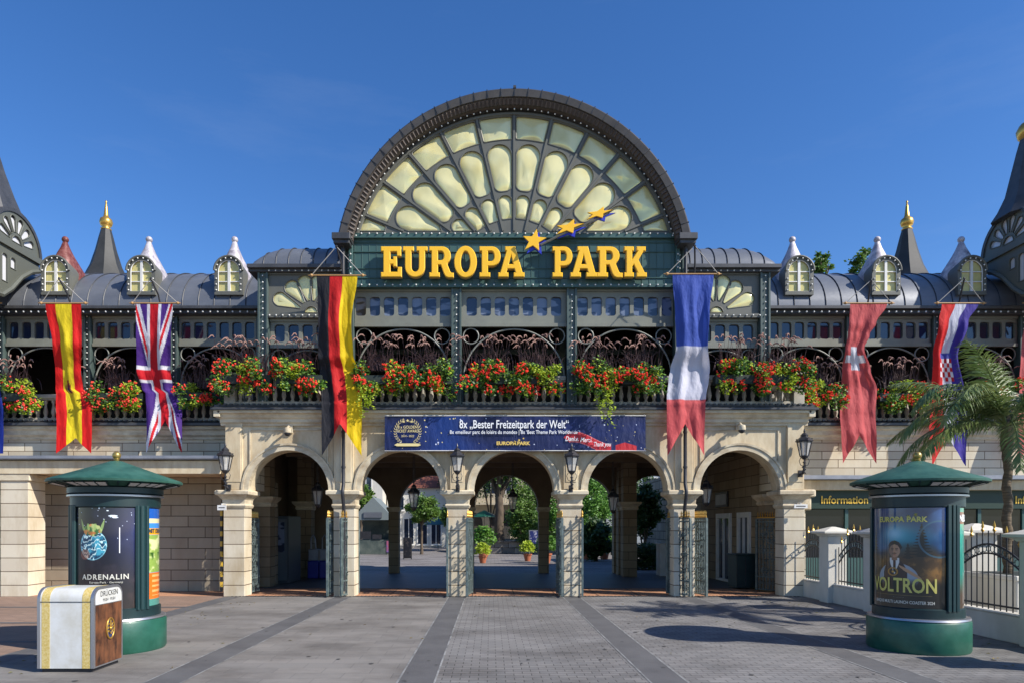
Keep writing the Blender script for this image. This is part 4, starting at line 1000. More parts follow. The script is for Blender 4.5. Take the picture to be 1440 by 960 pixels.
# dark plaque inside the rightmost arch
r = root('wall_plaque', 'dark framed plaque on the stone wall inside the rightmost arch', 'plaque', (7.0, 22.3, 2.65)); b = B(); b.box(6.98, 7.03, 21.9, 23.1, 2.45, 2.95); b.build('board', BLACK, r, bevel=.01); b = B(); b.box(6.97, 6.978, 22.0, 23.0, 2.53, 2.87); b.build('panel', ZINC, r)

# ================================================================== gates
def gate_proto():
    """leaf in local x 0..L, y thickness, z up"""
    g = root('gate_leaf', 'x', 'gate', (0, 0, 0), 'ornate iron gate leaves folded open at the pillars'); L_ = .92; H = 2.02
    b = B()
    for x in (.0, L_): b.box(x - .03, x + .03, -.026, .026, .04, H)
    for z in (.07, .42, 1.94, H): b.box(0, L_, -.016, .016, z - .016, z + .016)
    for k in range(1, 9): x = L_ * k / 9; b.box(x - .010, x + .010, -.010, .010, .07, H)
    for z in (.75, 1.1, 1.45, 1.75): b.box(0, L_, -.006, .006, z - .008, z + .008)
    f = b.build('gate_frame', IRONG, g, local=True)
    b = B(); rnd = random.Random(4)
    for cx, cz, r in ((.28, .62, .14), (.64, .66, .15), (.46, .95, .18), (.22, 1.12, .14), (.70, 1.10, .14), (.46, 1.38, .17), (.24, 1.6, .12), (.68, 1.6, .12), (.46, 1.78, .10)):
        for s in (1, -1): curl(b, (cx + s * r * .45, cz), r * .55, 1.3, PI / 2 if s > 0 else PI / 2, -.02, s, .010, 16)
        curl(b, (cx, cz - r * .5), r * .7, 1.1, -PI / 2, .02, rnd.choice((-1, 1)), .009, 16)
    for k in range(60):
        x, z = rnd.uniform(.12, .8), rnd.uniform(.5, 1.85); a = rnd.uniform(0, 6.28); l = rnd.uniform(.03, .06)
        dx, dz = l * cos(a), l * sin(a)
        b.add([(x, -.03, z), (x + dx - dz * .5, -.035, z + dz + dx * .5), (x + 2 * dx, -.025, z + 2 * dz), (x + dx + dz * .5, -.03, z + dz - dx * .5)], [(0, 1, 2, 3)])
    for k in range(5): curl(b, (.16 + k * .15, .46), .09, 1.2, PI / 2, -.01, 1 if k % 2 else -1, .009, 12)
    for k in range(6): curl(b, (.09 + k * .15, .25), .07, 1.2, PI / 2, -.01, 1 if k % 2 else -1, .009, 12)
    b.build('scrollwork', IRONG, g, local=True, smooth=True)
    b = B()
    for k in range(12):
        x = L_ * (k + .5) / 12; b.lathe(x, 0, [(.012, H + .02), (.02, H + .06), (.012, H + .09), (.022, H + .12), (.003, H + .20)], 6)
    b.box(0, L_, -.01, .01, H + .02, H + .05)
    b.build('gilded_spikes', GOLD, g, local=True)
    return g
gp_ = gate_proto(); first = True
GT = [((-7.0, 17.78), (-6.97, 18.7), 'gate leaf inside the leftmost arch, beside the leftmost pillar'),
      ((-4.745, 18.25), (-4.75, 17.33), 'gate leaf on the left side of the pillar with the left downpipe'),
      ((-4.13, 18.2), (-4.40, 17.32), 'gate leaf right of the left downpipe, partly before its pillar'),
      ((-1.76, 18.2), (-1.70, 17.30), 'gate leaf edge on, right beside the round green tree'),
      ((-1.10, 18.2), (-1.20, 17.30), 'gate leaf edge on at the left side of the middle arch'),
      ((1.16, 18.15), (1.20, 17.28), 'gate leaf at the right side of the middle arch'),
      ((1.80, 18.2), (1.72, 17.30), 'gate leaf edge on at the left side of the fourth arch'),
      ((4.08, 18.1), (4.42, 17.28), 'gate leaf left of the right downpipe, before its pillar'),
      ((4.72, 18.2), (4.86, 17.30), 'gate leaf on the right side of the pillar with the right downpipe'),
      ((6.84, 19.1), (7.32, 18.35), 'gate leaf inside the rightmost arch before the green cabinet')]
for (p, q, l) in GT:
    o = gp_ if first else copy_tree(gp_); first = False
    o.location = (p[0], p[1], 0); o.rotation_euler = (0, 0, math.atan2(q[1] - p[1], q[0] - p[0])); o['label'] = 'ornate green iron ' + l

# ================================================================== flower boxes
def leaf(b, p, sz, rnd, m=0, up=.35):
    a = rnd.uniform(0, 2 * PI); t = rnd.uniform(-1, 1); d = Vector((cos(a), sin(a), t * .8 - .1)).normalized(); n = Vector((rnd.uniform(-1, 1), rnd.uniform(-1.4, .2), rnd.uniform(up - .5, 1))).normalized()
    s = d.cross(n); s = s.normalized() if s.length > .1 else Vector((1, 0, 0)); p = Vector(p)
    b.add([p, p + d * sz * .5 + s * sz * .3, p + d * sz, p + d * sz * .5 - s * sz * .3], [(0, 1, 2, 3)], m)
def flower_geo(parent, W_, seed, lime=.3, trail=0, plume=True, nleaf=2200):
    rnd = random.Random(seed); b = B(); b.box(-W_ / 2, W_ / 2, -.20, .05, .48, .70); b.build('planter_box', SOILC, parent, local=True)
    cl = [(rnd.uniform(-W_ / 2, W_ / 2), rnd.uniform(-.38, -.02), rnd.uniform(.30, .98), rnd.uniform(.13, .25)) for _ in range(int(11 * W_) + 4)]
    G, D, M_, Rr = B(), B(), B(), B(); lx = rnd.uniform(-W_ * .4, W_ * .4)
    for i in range(nleaf):
        c = rnd.choice(cl); r = c[3]
        while True:
            x, y, z = rnd.uniform(-1, 1), rnd.uniform(-1, 1), rnd.uniform(-1, 1)
            if x * x + y * y + z * z < 1: break
        p = (c[0] + x * r, c[1] + y * r * .8, c[2] + z * r)
        isl = (abs(c[0] - lx) < lime * W_ * .55 and rnd.random() < .8) or rnd.random() < .2
        leaf(M_ if isl else (G if rnd.random() < .62 else D), p, rnd.uniform(.05, .10), rnd)
    if trail:
        tx = trail if abs(trail) < 9 else 0
        for k in range(5):
            x0 = tx + rnd.uniform(-.22, .22); ln = rnd.uniform(.5, 1.1)
            for q in range(70): t = rnd.random(); leaf(M_ if lime > 0 else G, (x0 + .10 * sin(t * 5 + k) + rnd.uniform(-.06, .06), -.42 + rnd.uniform(-.06, .06), .4 - ln * t), rnd.uniform(.05, .08), rnd)
    nf = int(95 * W_)
    fw = [rnd.choice((0, .3, 1, 1.6)) for _ in cl]
    for i in range(nf):
        c = rnd.choices(cl, fw)[0] if sum(fw) else rnd.choice(cl); a, e = rnd.uniform(PI, 2 * PI), rnd.uniform(-.6, .9)
        r = c[3] * rnd.uniform(.9, 1.15); p = Vector((c[0] + r * cos(a) * cos(e), c[1] + r * sin(a) * cos(e) * .9 - .02, c[2] + r * sin(e)))
        for q in range(3):
            pp = p + Vector((rnd.uniform(-1, 1), rnd.uniform(-1, 1), rnd.uniform(-1, 1))) * .024; Rr.ball(pp, rnd.uniform(.014, .026), 5, 4)
    G.build('leaves', LEAF, parent, local=True); D.build('dark_leaves', LEAFD, parent, local=True); M_.build('lime_leaves', LIME, parent, local=True) if M_.v else None
    Rr.build('blossoms', REDF, parent, local=True)
    if plume:
        Gb, Pb = B(), B()
        for k in range(int(60 * W_)):
            x0 = rnd.gauss(0, W_ * .22); y0 = rnd.uniform(-.1, .1); h = rnd.uniform(.35, .72); dx = rnd.gauss(0, .16) ; dy = rnd.uniform(-.25, .15)
            pts = [(x0 + dx * t * t, y0 + dy * t * t, .85 + h * (t - .25 * t ** 3)) for t in (0, .35, .7, 1)]; Gb.tube(pts, [.012, .012, .008, .003], 3)
        for k in range(int(20 * W_)):
            x0 = rnd.gauss(0, W_ * .24); h = rnd.uniform(.55, .86); sx = rnd.choice((-1, 1)) * rnd.uniform(.05, .22); y0 = rnd.uniform(-.15, .05)
            base = Vector((x0 + sx * .3, y0, .85)); top = Vector((x0 + sx, y0 - .06, .85 + h)); Gb.tube([base, base.lerp(top, .5) + Vector((0, 0, .05)), top], .005, 3)
            e1 = top + Vector((sx * .5 + rnd.uniform(-.02, .02), -.05, .03)); e2 = top + Vector((sx * .9, -.10, -.06))
            Pb.tube([top, top.lerp(e1, .5) + Vector((0, 0, .02)), e1, e2], [.012, .022, .018, .004], 5)
        Gb.add(Pb.v, Pb.f, 1); Gb.build('fountain_grass', [GRASSP, PLUME], parent, local=True)
FB = [(18, 19.12, 1.35, 4.80, .5, 0, 'at the far left, beside the red and yellow flag'), (172, 19.12, 1.35, 4.80, .35, 0, 'between the two left wing flags'), (290, 19.12, 1.25, 4.82, .35, 0, 'beside the left corner of the central terrace'),
      (346, 17.42, 1.35, 4.93, .35, 0, 'on the left end of the central terrace'), (423, 17.42, 1.15, 4.93, .15, 0, 'just left of the black, red and gold flag'),
      (537, 17.46, 1.2, 4.93, .35, -.25, 'with long lime trailers, right of the German flag'), (601, 17.46, 1.25, 4.93, .2, 0, 'just left of the first steel column of the middle'), (690, 17.46, 1.2, 4.93, .25, 0, 'just right of the first steel column of the middle'), (752, 17.46, 1.15, 4.93, .5, 0, 'just left of the second steel column of the middle'),
      (840, 17.46, 1.2, 4.93, .3, .2, 'just right of the second steel column of the middle'), (897, 17.46, 1.0, 4.93, .0, 0, 'just left of the blue, white and red flag'),
      (1036, 17.42, 1.2, 4.93, .35, 0, 'right of the blue, white and red flag'), (1098, 17.42, 1.2, 4.93, .3, 0, 'on the right end of the central terrace'),
      (1149, 19.12, 1.15, 4.80, .5, 0, 'beside the right corner of the central terrace'), (1266, 19.12, 1.35, 4.80, .4, 0, 'right of the faded red flag with the white cross'), (1398, 19.12, 1.3, 4.80, .3, 0, 'behind the palm fronds on the right wing')]
for i, (px, Y, w_, z, li, tr, l) in enumerate(FB):
    r = root('flower_box', 'flower box of red geraniums ' + l, 'flower box', (XW(px, Y), Y, z), 'flower boxes on the balustrades'); flower_geo(r, w_, 40 + i, li, tr, True, int(1900 * w_))
# ================================================================== ground
def pave_mat(name, c1, c2, mortar, bw, rh, ms, patch=None, **k):
    return brickmat(name, c1, c2, mortar, bw, rh, ms, axis='ground', rough=.75, dirt=patch or (.36, .34, .33), dn=.8, dstretch=(.6, 1, 1), bump=.35, dirt_amt=.9, **k)
PAVE_R = pave_mat('cobble_paving', (.235, .225, .215), (.185, .18, .175), (.09, .085, .08), .215, .118, .007, msm=.4)
PAVE_L = pave_mat('smooth_paving', (.235, .218, .198), (.205, .193, .178), (.15, .143, .135), .6, .3, .005, msm=.5)
BAND = mat('dark_band_paving', (.085, .083, .084), .7, col2=(.12, .118, .118), ns=1.5, nd=7, bump=.1, bs=50)
BRICKP = brickmat('red_paving', (.52, .27, .155), (.44, .23, .13), (.20, .12, .08), .5, .25, .006, axis='ground', dirt=(.6, .55, .5), dstretch=(1, 1, 1), dn=1.0, bump=.2)
PINKP = brickmat('pink_paving', (.30, .20, .145), (.25, .17, .125), (.16, .12, .10), .3, .15, .006, axis='ground', dirt=(.6, .58, .55), dstretch=(1, 1, 1), dn=.7, bump=.2)
FARP = pave_mat('far_paving', (.27, .25, .235), (.22, .20, .19), (.12, .11, .1), .4, .2, .01)
b = B(); b.box(-400, 400, -150, 600, -.3, -.012); struct('ground', b, FARP)
def sheet(nm, rects, m, z):
    b = B()
    for x0, x1, y0, y1 in rects: b.add([(x0, y0, z), (x1, y0, z), (x1, y1, z), (x0, y1, z)], [(0, 1, 2, 3)])
    return struct(nm, b, m)
sheet('plaza', [(-7.23, -1.48, -6, 17.75)], PAVE_L, 0)
sheet('plaza_cobbles', [(-1.48, 7.45, -6, 17.75)], PAVE_R, 0)
sheet('pink_pavement', [(-25, -7.23, -6, 17.75)], PINKP, 0)
sheet('red_pavement', [(-17, 7.4, 17.75, 20.0)], BRICKP, 0)
sheet('side_pavement', [(7.45, 25, -6, 17.75), (7.4, 25, 17.75, 20)], PAVE_L, 0)
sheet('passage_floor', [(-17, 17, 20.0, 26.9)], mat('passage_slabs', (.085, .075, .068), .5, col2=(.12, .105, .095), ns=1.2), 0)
sheet('paving_band', [(x - .2, x + .2, -6, 17.55) for x in (-7.25, -4.39, -1.47, 1.46, 4.39)] + [(-25, -7.46, y, y + .16) for y in (10.6, 12.7, 15.2)], BAND, .004)
sheet('paving_seam', [(x + s * .215 - .012, x + s * .215 + .012, -6, 17.55) for x in (-4.39, -1.47, 1.46, 4.39) for s in (-1, 1)], mat('pale_joint', (.30, .30, .29), .8, col2=(.12, .12, .12), ns=3), .005)
b = B()
for k in range(150): x = -7.3 + k * .098; b.box(x, x + .06, 17.60, 17.74, .004, .012)
struct('drain_grating', b, BLACK)
sheet('drain_channel', [(-7.4, 7.4, 17.57, 17.77)], mat('drain_shadow', (.10, .09, .08), .8), .003)
sheet('passage_joint', [(-7.2, 7.2, y, y + .05) for y in (18.3, 19.1, 19.9)] + [(x, x + .03, 17.8, 19.9) for x in [-6.6 + 1.1 * k for k in range(13)]], mat('red_paving_joint', (.14, .075, .05), .8), .004)

rnd = random.Random(31); b = B()
for k in range(150):
    x, y, r_ = rnd.uniform(-6.8, 7.0), rnd.uniform(5.0, 17), rnd.uniform(.012, .035); b.add([(x + r_ * cos(t) * rnd.uniform(.8, 1.2), y + r_ * sin(t) * rnd.uniform(.8, 1.2), .008) for t in [2 * PI * j / 7 for j in range(7)]], [tuple(range(7))])
tag(b.build('gum_spots', mat('gum_grime', (.07, .068, .065), .8)), 'small dark gum spots scattered over the grey plaza paving', 'gum spots', kind='stuff')
b = B()
for k in range(170):
    x, y = rnd.choice((rnd.uniform(-7, 7.2), rnd.uniform(5.8, 7.4), rnd.uniform(-7.2, -6))), rnd.uniform(8, 17.4); a = rnd.uniform(0, 6.28); l = rnd.uniform(.02, .045)
    b.add([(x, y, .010), (x + l * cos(a) - l * .4 * sin(a), y + l * sin(a) + l * .4 * cos(a), .022), (x + 2 * l * cos(a), y + 2 * l * sin(a), .012), (x + l * cos(a) + l * .4 * sin(a), y + l * sin(a) - l * .4 * cos(a), .018)], [(0, 1, 2, 3)])
tag(b.build('fallen_leaves', mat('dry_leaf', (.20, .12, .04), .8, col2=(.12, .14, .03), ns=3)), 'tiny dry leaves and petals lying on the plaza', 'fallen leaves', kind='stuff')
# ================================================================== advertising columns
def kiosk(label, cx, cy, rot, posters, ped=0):
    r = root('advertising_column', label, 'advertising column', (cx, cy, 0), 'green advertising columns on the plaza')
    R = .605
    b = B(); b.lathe(cx, cy, [(.68, .0), (.697, .03), (.697, .44), (.68, .47), (.60, .475)], 64); b.build('plinth', GREENC, r, smooth=True)
    b = B(); b.lathe(cx, cy, [(.60, .478), (.69, .478), (.68, .505), (.60, .51)], 64); b.lathe(cx, cy, [(.60, 2.285), (.66, 2.29), (.66, 2.315), (.60, 2.32)], 64); b.build('metal_ring', SILVER, r, smooth=True)
    b = B(); b.lathe(cx, cy, [(.565, .5), (.565, 2.3)], 64)
    b.lathe(cx, cy, [(R + .01, .505), (R + .01, .64), (R - .02, .66)], 64); b.lathe(cx, cy, [(R - .02, 2.12), (R + .01, 2.14), (R + .01, 2.29)], 64)
    b.lathe(cx, cy, [(.62, 2.318), (.655, 2.34), (.655, 2.42), (.60, 2.43)], 64)
    b.build('body', GREEND, r, smooth=True)
    th0 = math.atan2(-cy, CX - cx) + rot    # direction towards the plaza
    for a in posters['posts']:
        t = th0 + rad(a); b = B()
        for dd in (-7.2, -.9, .9, 7.2):
            q = t + rad(dd); b.bar((cx + (R + .005) * cos(q), cy + (R + .005) * sin(q), .62), (cx + (R + .005) * cos(q), cy + (R + .005) * sin(q), 2.16), .05 if abs(dd) > 2 else .03, .05)
        nn = 6
        b.grid(lambda u, v: (cx + (R) * cos(t + rad(-7 + 14 * u)), cy + R * sin(t + rad(-7 + 14 * u)), .55 + 1.7 * v), nn, 1)
        b.build('post', GREENP, r, bevel=.006)
    for (a0, a1, cf, texts, zr) in posters['panels']:
        t0, t1 = th0 + rad(a0), th0 + rad(a1); z0, z1 = zr
        p = paint('poster', lambda u, v: (cx + (R - .015) * cos(lerp(t0, t1, u)), cy + (R - .015) * sin(lerp(t0, t1, u)), lerp(z1, z0, v)), cf, 220, 300, VPOST, r)
        Wd = (t1 - t0) * R; Hh = z1 - z0
        for (s, u, v, size, m, kw) in texts:
            b = B(); ux = lambda a, bb, c: (cx + (R - .008 + c * .3) * cos(t0 + a / R), cy + (R - .008 + c * .3) * sin(t0 + a / R), bb)
            if callable(s): s(b, u * Wd, z1 - v * Hh, size, ux)
            else: b.text(s, u * Wd, z1 - v * Hh, 0, size, .004, xf=ux, **kw)
            b.build('poster_lettering', m, p)
    b = B(); b.lathe(cx, cy, [(.60, 2.43), (.90, 2.50), (.925, 2.50), (.93, 2.53), (.90, 2.55), (.54, 2.675), (.26, 2.775), (.09, 2.84), (.02, 2.85)], 64)
    rf = b.build('roof', GREENR, r, smooth=True)
    b = B()
    for k in range(36): t = 2 * PI * k / 36; b.bar((cx + .66 * cos(t), cy + .66 * sin(t), 2.432), (cx + .89 * cos(t), cy + .89 * sin(t), 2.487), .02, .014)
    b.build('roof_rib', GREEND, rf)
    for k in range(6):
        t = 2 * PI * (k + .5) / 6; b = B(); b.grid(lambda u, v: (cx + lerp(.69, .855, v) * cos(t + (u - .5) * .7), cy + lerp(.69, .855, v) * sin(t + (u - .5) * .7), lerp(2.436, 2.474, v)), 8, 1); b.build('light_panel', PERG, rf)
    b = B(); b.lathe(cx, cy, [(.05, 2.84), (.03, 2.87), (.05, 2.88)], 14); b.ball((cx, cy, 2.93), .062, 14, 10); b.build('ball_finial', GOLDB, rf, smooth='all')
    r.scale = (.965, .965, .975)
    return r
GREENP = mat('kiosk_post_green', (.015, .046, .050), .4, coat=.2)
GOLDB = mat('old_brass', (.42, .30, .09), .35, .7)
def posterA(U, V):   # night sky with a round glass bowl
    V = V + .07
    c = const(U, (.03, .04, .12)); c = mixc(c, np.clip((U - .5) * 1.6 + .2 - abs(V - .25), 0, 1) * .8, (.10, .15, .38)); c = mixc(c, np.clip(V * 1.6 - .75, 0, 1) * .9, (.16, .12, .09))
    n = fbm(U * 5, V * 7, 9); c = mixc(c, np.clip(n - .45, 0, 1) * np.clip(V * 1.5 - .5, 0, 1) * 2, (.40, .28, .24)); c = mixc(c, np.clip(n - .55, 0, 1) * .8, (.30, .34, .5))
    r = np.random.RandomState(8)
    for k in range(30):
        u, v = r.rand(), r.rand() * .4; c = mixc(c, ((((U - u) * 1) ** 2 + (V - v) ** 2 * 2) < .00003).astype(float), (.8, .85, .95))
    d = ((U - .34) / .23) ** 2 + ((V - .44) / .145) ** 2; bowl = d < 1
    g = fbm(U * 14, V * 16, 11); c = mixc(c, bowl.astype(float), (.03, .22, .34)); c = mixc(c, bowl * np.clip((g - .4) * 4, 0, 1), (.25, .62, .72)); c = mixc(c, bowl * (np.abs(np.sin(V * 60 + U * 9 + g * 9)) > .93), (.8, .92, .92))
    c = mixc(c, ((d > .90) & (d < 1.0)).astype(float) * .7, (.6, .85, .9)); c = mixc(c, (((U - .20) / .09) ** 2 + ((V - .53) / .05) ** 2 < 1) * .5, (.8, .45, .3))
    top = (((U - .32) / .17) ** 2 + ((V - .30) / .055) ** 2 < 1 + (g - .5) * 1.5); c = mixc(c, top.astype(float), (.22, .40, .20)); c = mixc(c, top * np.clip((g - .42) * 6, 0, 1), (.72, .76, .48)); c = mixc(c, top * (fbm(U * 22, V * 26, 3) > .56) * .8, (.85, .50, .25))
    c = mixc(c, (((U - .33) / .07) ** 2 + ((V - .325) / .015) ** 2 < 1) * .7, (.80, .40, .18))
    for u0, s in ((.17, -1), (.27, -.4), (.38, .5), (.49, 1)):
        w_ = np.abs(U - (u0 + s * (.28 - V) * .5)) < .022 * np.clip((V - .18) * 14, 0, 1); c = mixc(c, (w_ & (V > (.19 if abs(s) == 1 else .235)) & (V < .30)) * .8, (.62, .74, .42))
    c = mixc(c, ((np.abs(U - .76) < .008) & (V > .27) & (V < .52)).astype(float), (.9, .92, .95))
    for u, v, a, b_ in ((.45, .085, .012, .01), (.53, .08, .015, .006), (.58, .11, .02, .005), (.66, .16, .07, .008), (.69, .175, .05, .006)): c = mixc(c, (((U - u) / a) ** 2 + ((V - v) / b_) ** 2 < 1).astype(float), (.85, .9, .95))
    return c
def posterB(U, V):   # bright park view, orange text field
    c = const(U, (.25, .55, .85)); c = mixc(c, (V < .12) * .8, (.08, .3, .65)); c = mixc(c, ((V > .10) & (V < .15)).astype(float), (.9, .85, .65)); c = mixc(c, ((V > .20) & (V < .27)).astype(float), (.93, .66, .08))
    n = fbm(U * 8, V * 18, 4); c = mixc(c, ((V > .27) & (V < .66)).astype(float), (.55, .66, .30)); c = mixc(c, ((V > .27) & (V < .66)) * np.clip((n - .42) * 5, 0, 1), (.85, .86, .62)); c = mixc(c, ((V > .45) & (V < .6)) * np.clip((fbm(U * 9, V * 9, 2) - .5) * 5, 0, 1), (.2, .35, .12))
    c = mixc(c, (V > .66).astype(float), (.90, .45, .12)); c = mixc(c, ((V > .66) & (np.sin(V * 120) > .2) & (U > .1) & (U < .7) & (V < .9)) * .6, (.97, .85, .6)); c = mixc(c, (V > .93).astype(float), (.3, .55, .5))
    return c
def posterV(U, V):   # teal storm sky, rocky ground, man in waistcoat
    n = fbm(U * 4, V * 5, 21); n2 = fbm(U * 14, V * 16, 22)
    c = const(U, (.05, .14, .34)); c = mixc(c, np.exp(-((U - .55) / .32) ** 2 - ((V - .30) / .16) ** 2), (.10, .52, .58)); c = mixc(c, np.exp(-((U - .45) / .12) ** 2 - ((V - .27) / .07) ** 2) * .8, (.65, .80, .88))
    c = mixc(c, np.clip(n - .45, 0, 1) * 1.8 * (V < .45), (.35, .55, .68)); c = mixc(c, np.clip((U - .8) * 3, 0, 1) * np.clip(1 - V * 2.2, 0, 1), (.15, .38, .75))
    c = mixc(c, np.clip((V - .38 - (n - .5) * .25) * 7, 0, 1), (.26, .19, .11)); c = mixc(c, np.clip((n2 - .48) * 5, 0, 1) * np.clip((V - .42) * 8, 0, 1) * .8, (.52, .38, .20)); c = mixc(c, np.clip((U - .62) * 4, 0, 1) * np.clip((V - .5) * 7, 0, 1) * n2, (.62, .44, .20))
    for u0, v0, w0, h0 in ((.74, .17, .13, .32), (.13, .20, .07, .24), (.60, .36, .06, .15)):
        tt = np.clip((V - v0) / h0, 0, 1); m = (V > v0) & (V < v0 + h0) & (np.abs(U - u0) < w0 * tt * (.65 + .35 * np.sin(V * 220)) + .004); c = mixc(c, m * .9, (.08, .10, .09))
    m = (np.abs(np.sqrt(((U - .93) / .22) ** 2 + ((V - .32) / .17) ** 2) - 1) < .045); c = mixc(c, m * (U > .6) * .8, (.25, .42, .5))
    # man: shoulders, waistcoat, shirt, head, hair
    c = mixc(c, (((U - .47) / .24) ** 2 + ((V - .70) / .15) ** 2 < 1).astype(float), (.55, .60, .64)); c = mixc(c, (((U - .45) / .145) ** 2 + ((V - .68) / .17) ** 2 < 1).astype(float), (.09, .10, .13))
    c = mixc(c, ((np.abs(U - .45) < .055 * np.clip((.66 - V) * 9, 0, 1)) & (V > .50)).astype(float), (.80, .80, .78)); c = mixc(c, ((np.abs(U - .45) < .018) & (V > .52) & (V < .64)).astype(float), (.08, .08, .09))
    c = mixc(c, ((np.abs(U - .45) < .035) & (V > .46) & (V < .525)).astype(float), (.50, .37, .28)); c = mixc(c, (((U - .45) / .078) ** 2 + ((V - .40) / .068) ** 2 < 1 + (n2 - .5) * 1.6).astype(float), (.05, .05, .06))
    c = mixc(c, (((U - .45) / .066) ** 2 + ((V - .435) / .062) ** 2 < 1).astype(float), (.66, .50, .39)); c = mixc(c, ((((U - .45) / .066) ** 2 + ((V - .435) / .062) ** 2 < 1) & (U < .435)) * .35, (.25, .18, .15))
    for du in (-.026, .026): c = mixc(c, (((U - .45 - du) / .014) ** 2 + ((V - .425) / .005) ** 2 < 1).astype(float), (.10, .07, .06)); c = mixc(c, (((U - .45 - du) / .020) ** 2 + ((V - .412) / .0035) ** 2 < 1).astype(float), (.08, .06, .05))
    c = mixc(c, (((U - .45) / .026) ** 2 + ((V - .458) / .005) ** 2 < 1).astype(float), (.12, .08, .06)); c = mixc(c, (((U - .45) / .016) ** 2 + ((V - .472) / .003) ** 2 < 1).astype(float), (.5, .22, .2))
    c = mixc(c, (((U - .62) / .12) ** 2 + ((V - .635 - (U - .62) * .5) / .018) ** 2 < 1).astype(float), (.70, .54, .40)); rr = np.sqrt(((U - .43) / .055) ** 2 + ((V - .635) / .036) ** 2); c = mixc(c, (np.abs(rr - 1) < .16).astype(float), (.62, .45, .16)); c = mixc(c, (rr < .3).astype(float), (.75, .58, .25))
    c = mixc(c, np.clip((V - .695) * 14, 0, 1) * .93, (.07, .065, .06)); c = mixc(c, ((V > .855) & (V < .858) & (U > .15) & (U < .85)) * .6, (.7, .6, .35)); c = mixc(c, np.clip((.06 - U) * 12, 0, 1) * .6, (.35, .38, .42)); c = mixc(c, np.exp(-((U - .12) / .025) ** 2) * .35, (.8, .82, .86)); c = mixc(c, np.exp(-((U - .24) / .012) ** 2) * .2, (.8, .82, .86))
    return c
def posterN(U, V):
    n = fbm(U * 3, V * 8, 31); c = const(U, (.10, .52, .46)); c = mixc(c, np.clip(n - .4, 0, 1) * 2, (.30, .75, .65)); c = mixc(c, ((V > .05) & (V < .17)).astype(float), (.42, .10, .08)); c = mixc(c, np.clip((V - .65) * 5, 0, 1), (.30, .22, .15)); return c
PAL_T = mat('pale_poster_text', (.62, .60, .52), .5)
VT = mat('gold_poster_text', (.62, .55, .14), .5)
def stars3(b, x, z, s, ux):
    for k in range(3): b.plate([star(x + k * .095, z + k * .028, .034, 15 + k * 8)], 0, .003, xf=lambda a, bb, c: ux(a, bb, 0))
kiosk('green advertising column on the left whose big poster shows a glass bowl with blue water', -6.15, 10.12, 0, dict(posts=(-70, 34, 150), panels=[
    (-60, 24, posterA, [('ADRENALIN', .53, .70, .105, PAL_T, dict(xs=1.0, sp=1.2, bold=.002)), ('Europa-Park · Germany', .55, .737, .04, PAL_T, dict(xs=1.2))], (.64, 2.14)),
    (44, 140, posterB, [('MIT DEM ', .20, .25, .09, INK, dict(bold=.002))], (.66, 2.12)), (160, 280, posterN, [], (.66, 2.12))]))
kiosk('green advertising column whose poster shows a man with a moustache', 5.74, 10.15, 0, dict(posts=(-94, 47, 165), panels=[
    (-84, 36.5, posterV, [('VOLTRON', .515, .825, .29, VT, dict(xs=.72, bold=.006)), ('· · · · · · · ·', .5, .885, .03, PAL_T, dict(xs=1.3)), ('UNIQUE MULTI LAUNCH COASTER 2024', .52, .935, .062, PAL_T, dict(xs=.80, bold=.001)),
                          ('EUROPA', .40, .155, .105, VT, dict(xs=1.02, bold=.004)), ('PARK', .69, .155, .105, VT, dict(xs=1.02, bold=.004)), (stars3, .53, .125, 1, VT, {})], (.62, 2.16)),
    (57, 150, posterN, [('NEU', .17, .14, .13, WPRINT, dict(bold=.006))], (.64, 2.14)), (178, 262, posterA, [], (.66, 2.12))]))

# ================================================================== litter bin
bx = root('litter_bin', 'white litter bin with gold bands and brown end panel before the left advertising column', 'litter bin', (-5.84, 8.7, 0))
XA, XB, YA, YB_, HB = -6.20, -5.50, 8.42, 9.08, 1.05
def binprof(in_=0.0, z0=.05, z1=None):
    r = .15; z1 = z1 or HB
    return [(YB_ - in_, z0), (YB_ - in_, z1 - r - in_)] + arcp(YB_ - r, z1 - r, r - in_, 0, 90, 6)[1:] + arcp(YA + r, z1 - r, r - in_, 90, 180, 6) + [(YA + in_, z0)]
b = B(); b.extrude(binprof(.012), XA + .02, XB - .02); b.build('bin_body', BINW, bx, smooth=True)
b = B()
for x in (XA + .05, XB - .15): b = B(); b.extrude(binprof(.009), x, x + .10); b.build('gold_band', BINGOLD, bx, smooth=True)
b = B()
for x in (XA, XB - .035): b = B(); b.extrude(binprof(0), x, x + .035); b.build('metal_edge', SILVER, bx, smooth=True)
b = B(); b.box(XA + .035, XB - .035, YA + .006, YA + .012, .868, .876); b.build('lid_joint', INK, bx)
b = B(); b.extrude([(y, min(z, .82)) for y, z in binprof(.035, .07)], XB - .02, XB + .004); b.build('end_panel', BINWOOD, bx)
b = B(); b.extrude([(y, max(z, .83)) for y, z in binprof(.035, .83)], XB - .02, XB + .006); fl = b.build('push_flap', BINW, bx)
ux = lambda a, bb, c: (XB + .008, YA + .33 + a, bb)
b = B(); b.text('DRÜCKEN', 0, .925, 0, .095, .002, xf=ux, xs=.9); b.build('flap_lettering', GREYINK, fl); b = B(); b.text('PUSH · PUSH', 0, .86, 0, .05, .002, xf=ux); b.build('flap_lettering', GREYINK, fl)
b = B(); yc, zc = YA + .35, .50
b.tube([(XB + .012, yc + .085 * cos(t), zc + .13 * sin(t)) for t in [2 * PI * k / 28 for k in range(28)]], .011, 6, closed=True)
for k in (-.045, .0, .045): b.tube([(XB + .014, yc - .07 + .14 * t, zc + k + .022 * sin(t * 9)) for t in [j / 12 for j in range(13)]], .008, 5)
